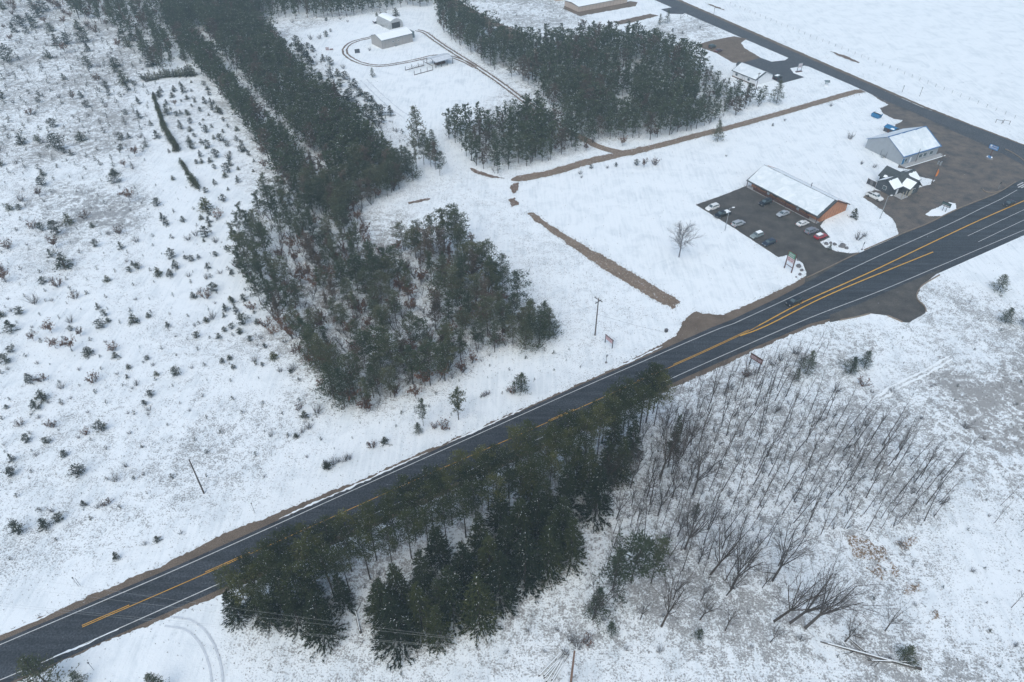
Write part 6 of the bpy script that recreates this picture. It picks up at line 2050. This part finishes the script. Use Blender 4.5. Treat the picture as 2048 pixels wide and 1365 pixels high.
# bare brush standing in the woods and under the aspens: nobody could count it
brush = []
for poly, dm, sd, nmax, hh in ((west_a, 4.5, 71, 500, (1.5, 5.5)), (west_b, 2.6, 72, 1100, (1.5, 5.5)), (east, 5.5, 73, 420, (1.5, 4.0)), (asp, 2.6, 74, 420, (0.8, 3.0)), ([(460, 1240), (700, 1100), (1000, 960), (1280, 840), (1340, 900), (1180, 1180), (1060, 1260), (760, 1310)], 3.2, 75, 260, (0.6, 1.8))):
    for x, y in poisson(poly, dm, sd, nmax):
        brush.append((random.randrange(3), x, y, random.uniform(*hh), random.random() * 6.28, random.uniform(0.6, 1.1), 0.5))
THIN = []
for k in range(3):
    g = np.random.default_rng(900 + k)
    segs = []
    for j in range(7):
        az = g.random() * 6.28
        d0 = np.array([math.cos(az) * 0.5, math.sin(az) * 0.5, 1.0]) * g.uniform(0.6, 1.0)
        segs.append((np.zeros(3), d0 * 1.0, 0.018, 0.010))
        for q_ in range(3):
            t = g.uniform(0.4, 0.9)
            segs.append((d0 * t, d0 * t + np.array([g.normal(0, 0.25), g.normal(0, 0.25), 0.35]), 0.010, 0.006))
    THIN.append(dict(trunk=tubes(segs), h=1.2))
bw = joined('undergrowth', THIN, brush, M['needle'], M['twig'])
tag(bw, 'tangle of bare brown brush growing among the trees', 'undergrowth')

# two clipped looking conifer rows and the cross row
for (line, h, lab) in (([(307, 192), (318, 225), (330, 258), (345, 285), (355, 303)], 2.6, 'upper dense row of young conifers in the western field'), ([(364, 328), (375, 348), (388, 368), (397, 381)], 2.8, 'lower dense row of young conifers in the western field'), ([(280, 158), (300, 162), (325, 156), (355, 154), (388, 152)], 3.6, 'crosswise row of dark conifers at the head of the planted rows')):
    w_ = smooth([P(*q) for q in line], 1.25)
    parts = []
    root = thing('conifer_row', lab, 'hedge', (w_[0][0], w_[0][1], 0))
    for i, (x, y) in enumerate(w_):
        s = h / 3.2 * random.uniform(0.75, 1.25) * (0.7 + 0.6 * i / len(w_))
        if random.random() < 0.12:
            continue
        o = link('young_conifer', BUSHY[i % 3]['m_one'], root, (x - w_[0][0] + random.uniform(-.3, .3), y - w_[0][1] + random.uniform(-.3, .3), 0), random.random() * 6)
        o.scale = (s, s, s)

# tiny seedlings and weeds, a few pixels each, past the limit for single plants
tiny = []
for poly, dm, sd, nmax, hh in (([(-40, -30), (340, -30), (380, 120), (300, 180), (300, 330), (-40, 360)], 5.0, 81, 800, (0.9, 2.4)), ([(-40, 340), (430, 380), (560, 690), (640, 830), (560, 900), (-40, 1150)], 5.0, 82, 700, (0.5, 1.4)), ([(560, 90), (660, 120), (830, 290), (770, 330), (640, 190)], 4.6, 83, 110, (0.8, 2.2)), ([(1760, 680), (2060, 560), (2060, 1340), (1560, 1340), (1800, 1060)], 5.5, 84, 160, (0.3, 0.9)), ([(890, -10), (1120, 0), (1180, 60), (1060, 66)], 6.0, 85, 90, (0.4, 1.2)), ([(600, 830), (1150, 690), (1180, 730), (640, 930)], 4.0, 86, 90, (0.4, 1.1))):
    for x, y in poisson(poly, dm, sd, nmax):
        tiny.append((random.randrange(4), x, y, random.uniform(*hh), random.random() * 6.28, random.uniform(0.7, 1.2), random.random()))
TINY = [pine(950 + k, 1.5, 0.02, 0.62, 14, 5, 3, 0.22, 0.06, 0.05, 0, 'cone' if k % 2 else 'round', 0.03, 0.05) for k in range(4)]
tw_ = joined('low_seedlings', TINY, tiny, M['young'], M['twig'])
tag(tw_, 'countless tiny seedlings and weeds poking out of the snow', 'seedlings')

# dry grass standing through the snow
gp = []
g = np.random.default_rng(77)
cand = np.stack([g.uniform(-240, 240, 420000), 40 + 360 * g.random(420000) ** 1.6], 1)
px_, py_ = proj(cand[:, 0], cand[:, 1])
ok = (px_ > -40) & (px_ < 2090) & (py_ > 60) & (py_ < 1400)
cand, px_, py_ = cand[ok], px_[ok], py_[ok]
road = pip(px_, py_, GRAVEL) | pip(px_, py_, LOT) | pip(px_, py_, LOT2) | pip(px_, py_, ASPH) | pip(px_, py_, DU) | pip(px_, py_, NE_L + NE_R[::-1])
ci = np.clip(np.round((cand[:, 1] - 20) / STEP).astype(int), 0, COVER.shape[0] - 1)
cj = np.clip(np.round((cand[:, 0] + 430) / STEP).astype(int), 0, COVER.shape[1] - 1)
dens = COVER[ci, cj]
pn = np.array([0.5 + 0.8 * noise.noise(Vector((x * 0.11, y * 0.11, 2))) + 0.5 * noise.noise(Vector((x * 0.33, y * 0.33, 5))) for x, y in cand])
sel = (~road) & (g.random(len(cand)) < 0.55 * np.clip(dens, 0, 1) ** 1.3 * np.clip(pn, 0.05, 1.3))
pts = cand[sel][:60000]
edge = []
for poly, sg, per in ((GRAVEL, 0.5, 3.0), (DU, 0.6, 6.0), (LOT, 0.35, 2.0), (LOT2, 0.5, 2.5)):
    dd = densify([P(*q) for q in poly], 1.0 / per, True)
    edge.append(dd + g.normal(0, sg, dd.shape))
for line, wd in (([(1726, 182), (1600, 216), (1480, 250), (1400, 270), (1320, 291), (1255, 305)], 2.0), ([(1300, 296), (1255, 307), (1180, 323), (1105, 345), (1022, 361)], 2.3), ([(1128, 260), (1080, 225), (1040, 196), (1000, 166), (950, 132), (905, 104), (850, 66)], 1.6)):
    dd = smooth([P(*q) for q in line], 0.3)
    nn_ = normals2(dd)
    for s_ in (-1, 1):
        edge.append(dd + nn_ * s_ * wd + g.normal(0, 0.4, dd.shape))
edge = np.concatenate(edge)
ex, ey = proj(edge[:, 0], edge[:, 1])
edge = edge[~pip(ex, ey, ASPH)]
pts = np.concatenate([pts, edge])
n = len(pts)
C = np.concatenate([pts, np.zeros((n, 1))], 1)
V = tufts(C, np.tile([0, 0, 0.9], (n, 1)), 0.42, 0.055, 3, g, 0.2, 0.45)
V[:, :2, 2] = np.minimum(V[:, :2, 2], 0.0)
gm = tri_mesh('dry_grass', V, np.zeros(len(V)), np.repeat(g.random(n), 3), [M['dry']])
go = link('dry_grass', gm)
go['kind'] = 'stuff'
tag(go, 'dry brown grass blades poking through thin snow', 'grass')

# falling snow: loose flakes through the air of the valley
g = np.random.default_rng(99)
nf = 1000
c = np.stack([g.uniform(-55, 55, nf), g.uniform(-6, 60, nf), g.uniform(62, 119, nf)], 1)
c = c[np.linalg.norm(c - np.array([0, 0, CAM_H]), axis=1) > 9.0]
nf = len(c)
r_ = (0.004 + 0.010 * g.random((nf, 1, 1)) ** 2.0) * np.array([1, 1, 1.0])
oc = np.array([(1, 0, 0), (0, 1, 0), (-1, 0, 0), (0, -1, 0), (0, 0, 1), (0, 0, -1)], float)
fi = np.array([(0, 1, 4), (1, 2, 4), (2, 3, 4), (3, 0, 4), (1, 0, 5), (2, 1, 5), (3, 2, 5), (0, 3, 5)])
V = (oc[fi][None] * r_[..., None] + c[:, None, None, :]).reshape(-1, 3, 3)
fm_ = tri_mesh('falling_snow', V, np.zeros(len(V)), np.zeros(len(V)), [M['snow']])
fo = link('falling_snow', fm_)
fo['kind'] = 'stuff'
tag(fo, 'sparse snowflakes falling through the air', 'snow')

# ------------------------------------------------------------------ haze
hz = MB()
hz.box((0, 500, 60.5), (5400, 4400, 123.0))
ho = hz.build('haze', [])
hm = bpy.data.materials.new('haze')
hm.use_nodes = True
nt = hm.node_tree
for n_ in list(nt.nodes):
    if n_.type == 'BSDF_PRINCIPLED':
        nt.nodes.remove(n_)
out = next(n_ for n_ in nt.nodes if n_.type == 'OUTPUT_MATERIAL')
pv = nt.nodes.new('ShaderNodeVolumePrincipled')
pv.inputs['Color'].default_value = (0.70, 0.90, 1.0, 1)
pv.inputs['Density'].default_value = HAZE
nt.links.new(pv.outputs[0], out.inputs['Volume'])
ho.data.materials.clear()
ho.data.materials.append(hm)
ho['kind'] = 'stuff'
tag(ho, 'pale snowy haze over the valley', 'haze')
import sys
print('pines', len(pines), 'individual', N_IND + cnt_pine, 'counts', counts, 'grass', len(pts), 'aspens', len(aa), len(aa2), 'brush', len(brush), file=open('/tmp/log.txt','w'))
print('tris', sum(len(m.polygons) for m in bpy.data.meshes), sum(len(o.data.polygons) for o in bpy.data.objects if o.type=='MESH'), file=open('/tmp/log.txt','a'))
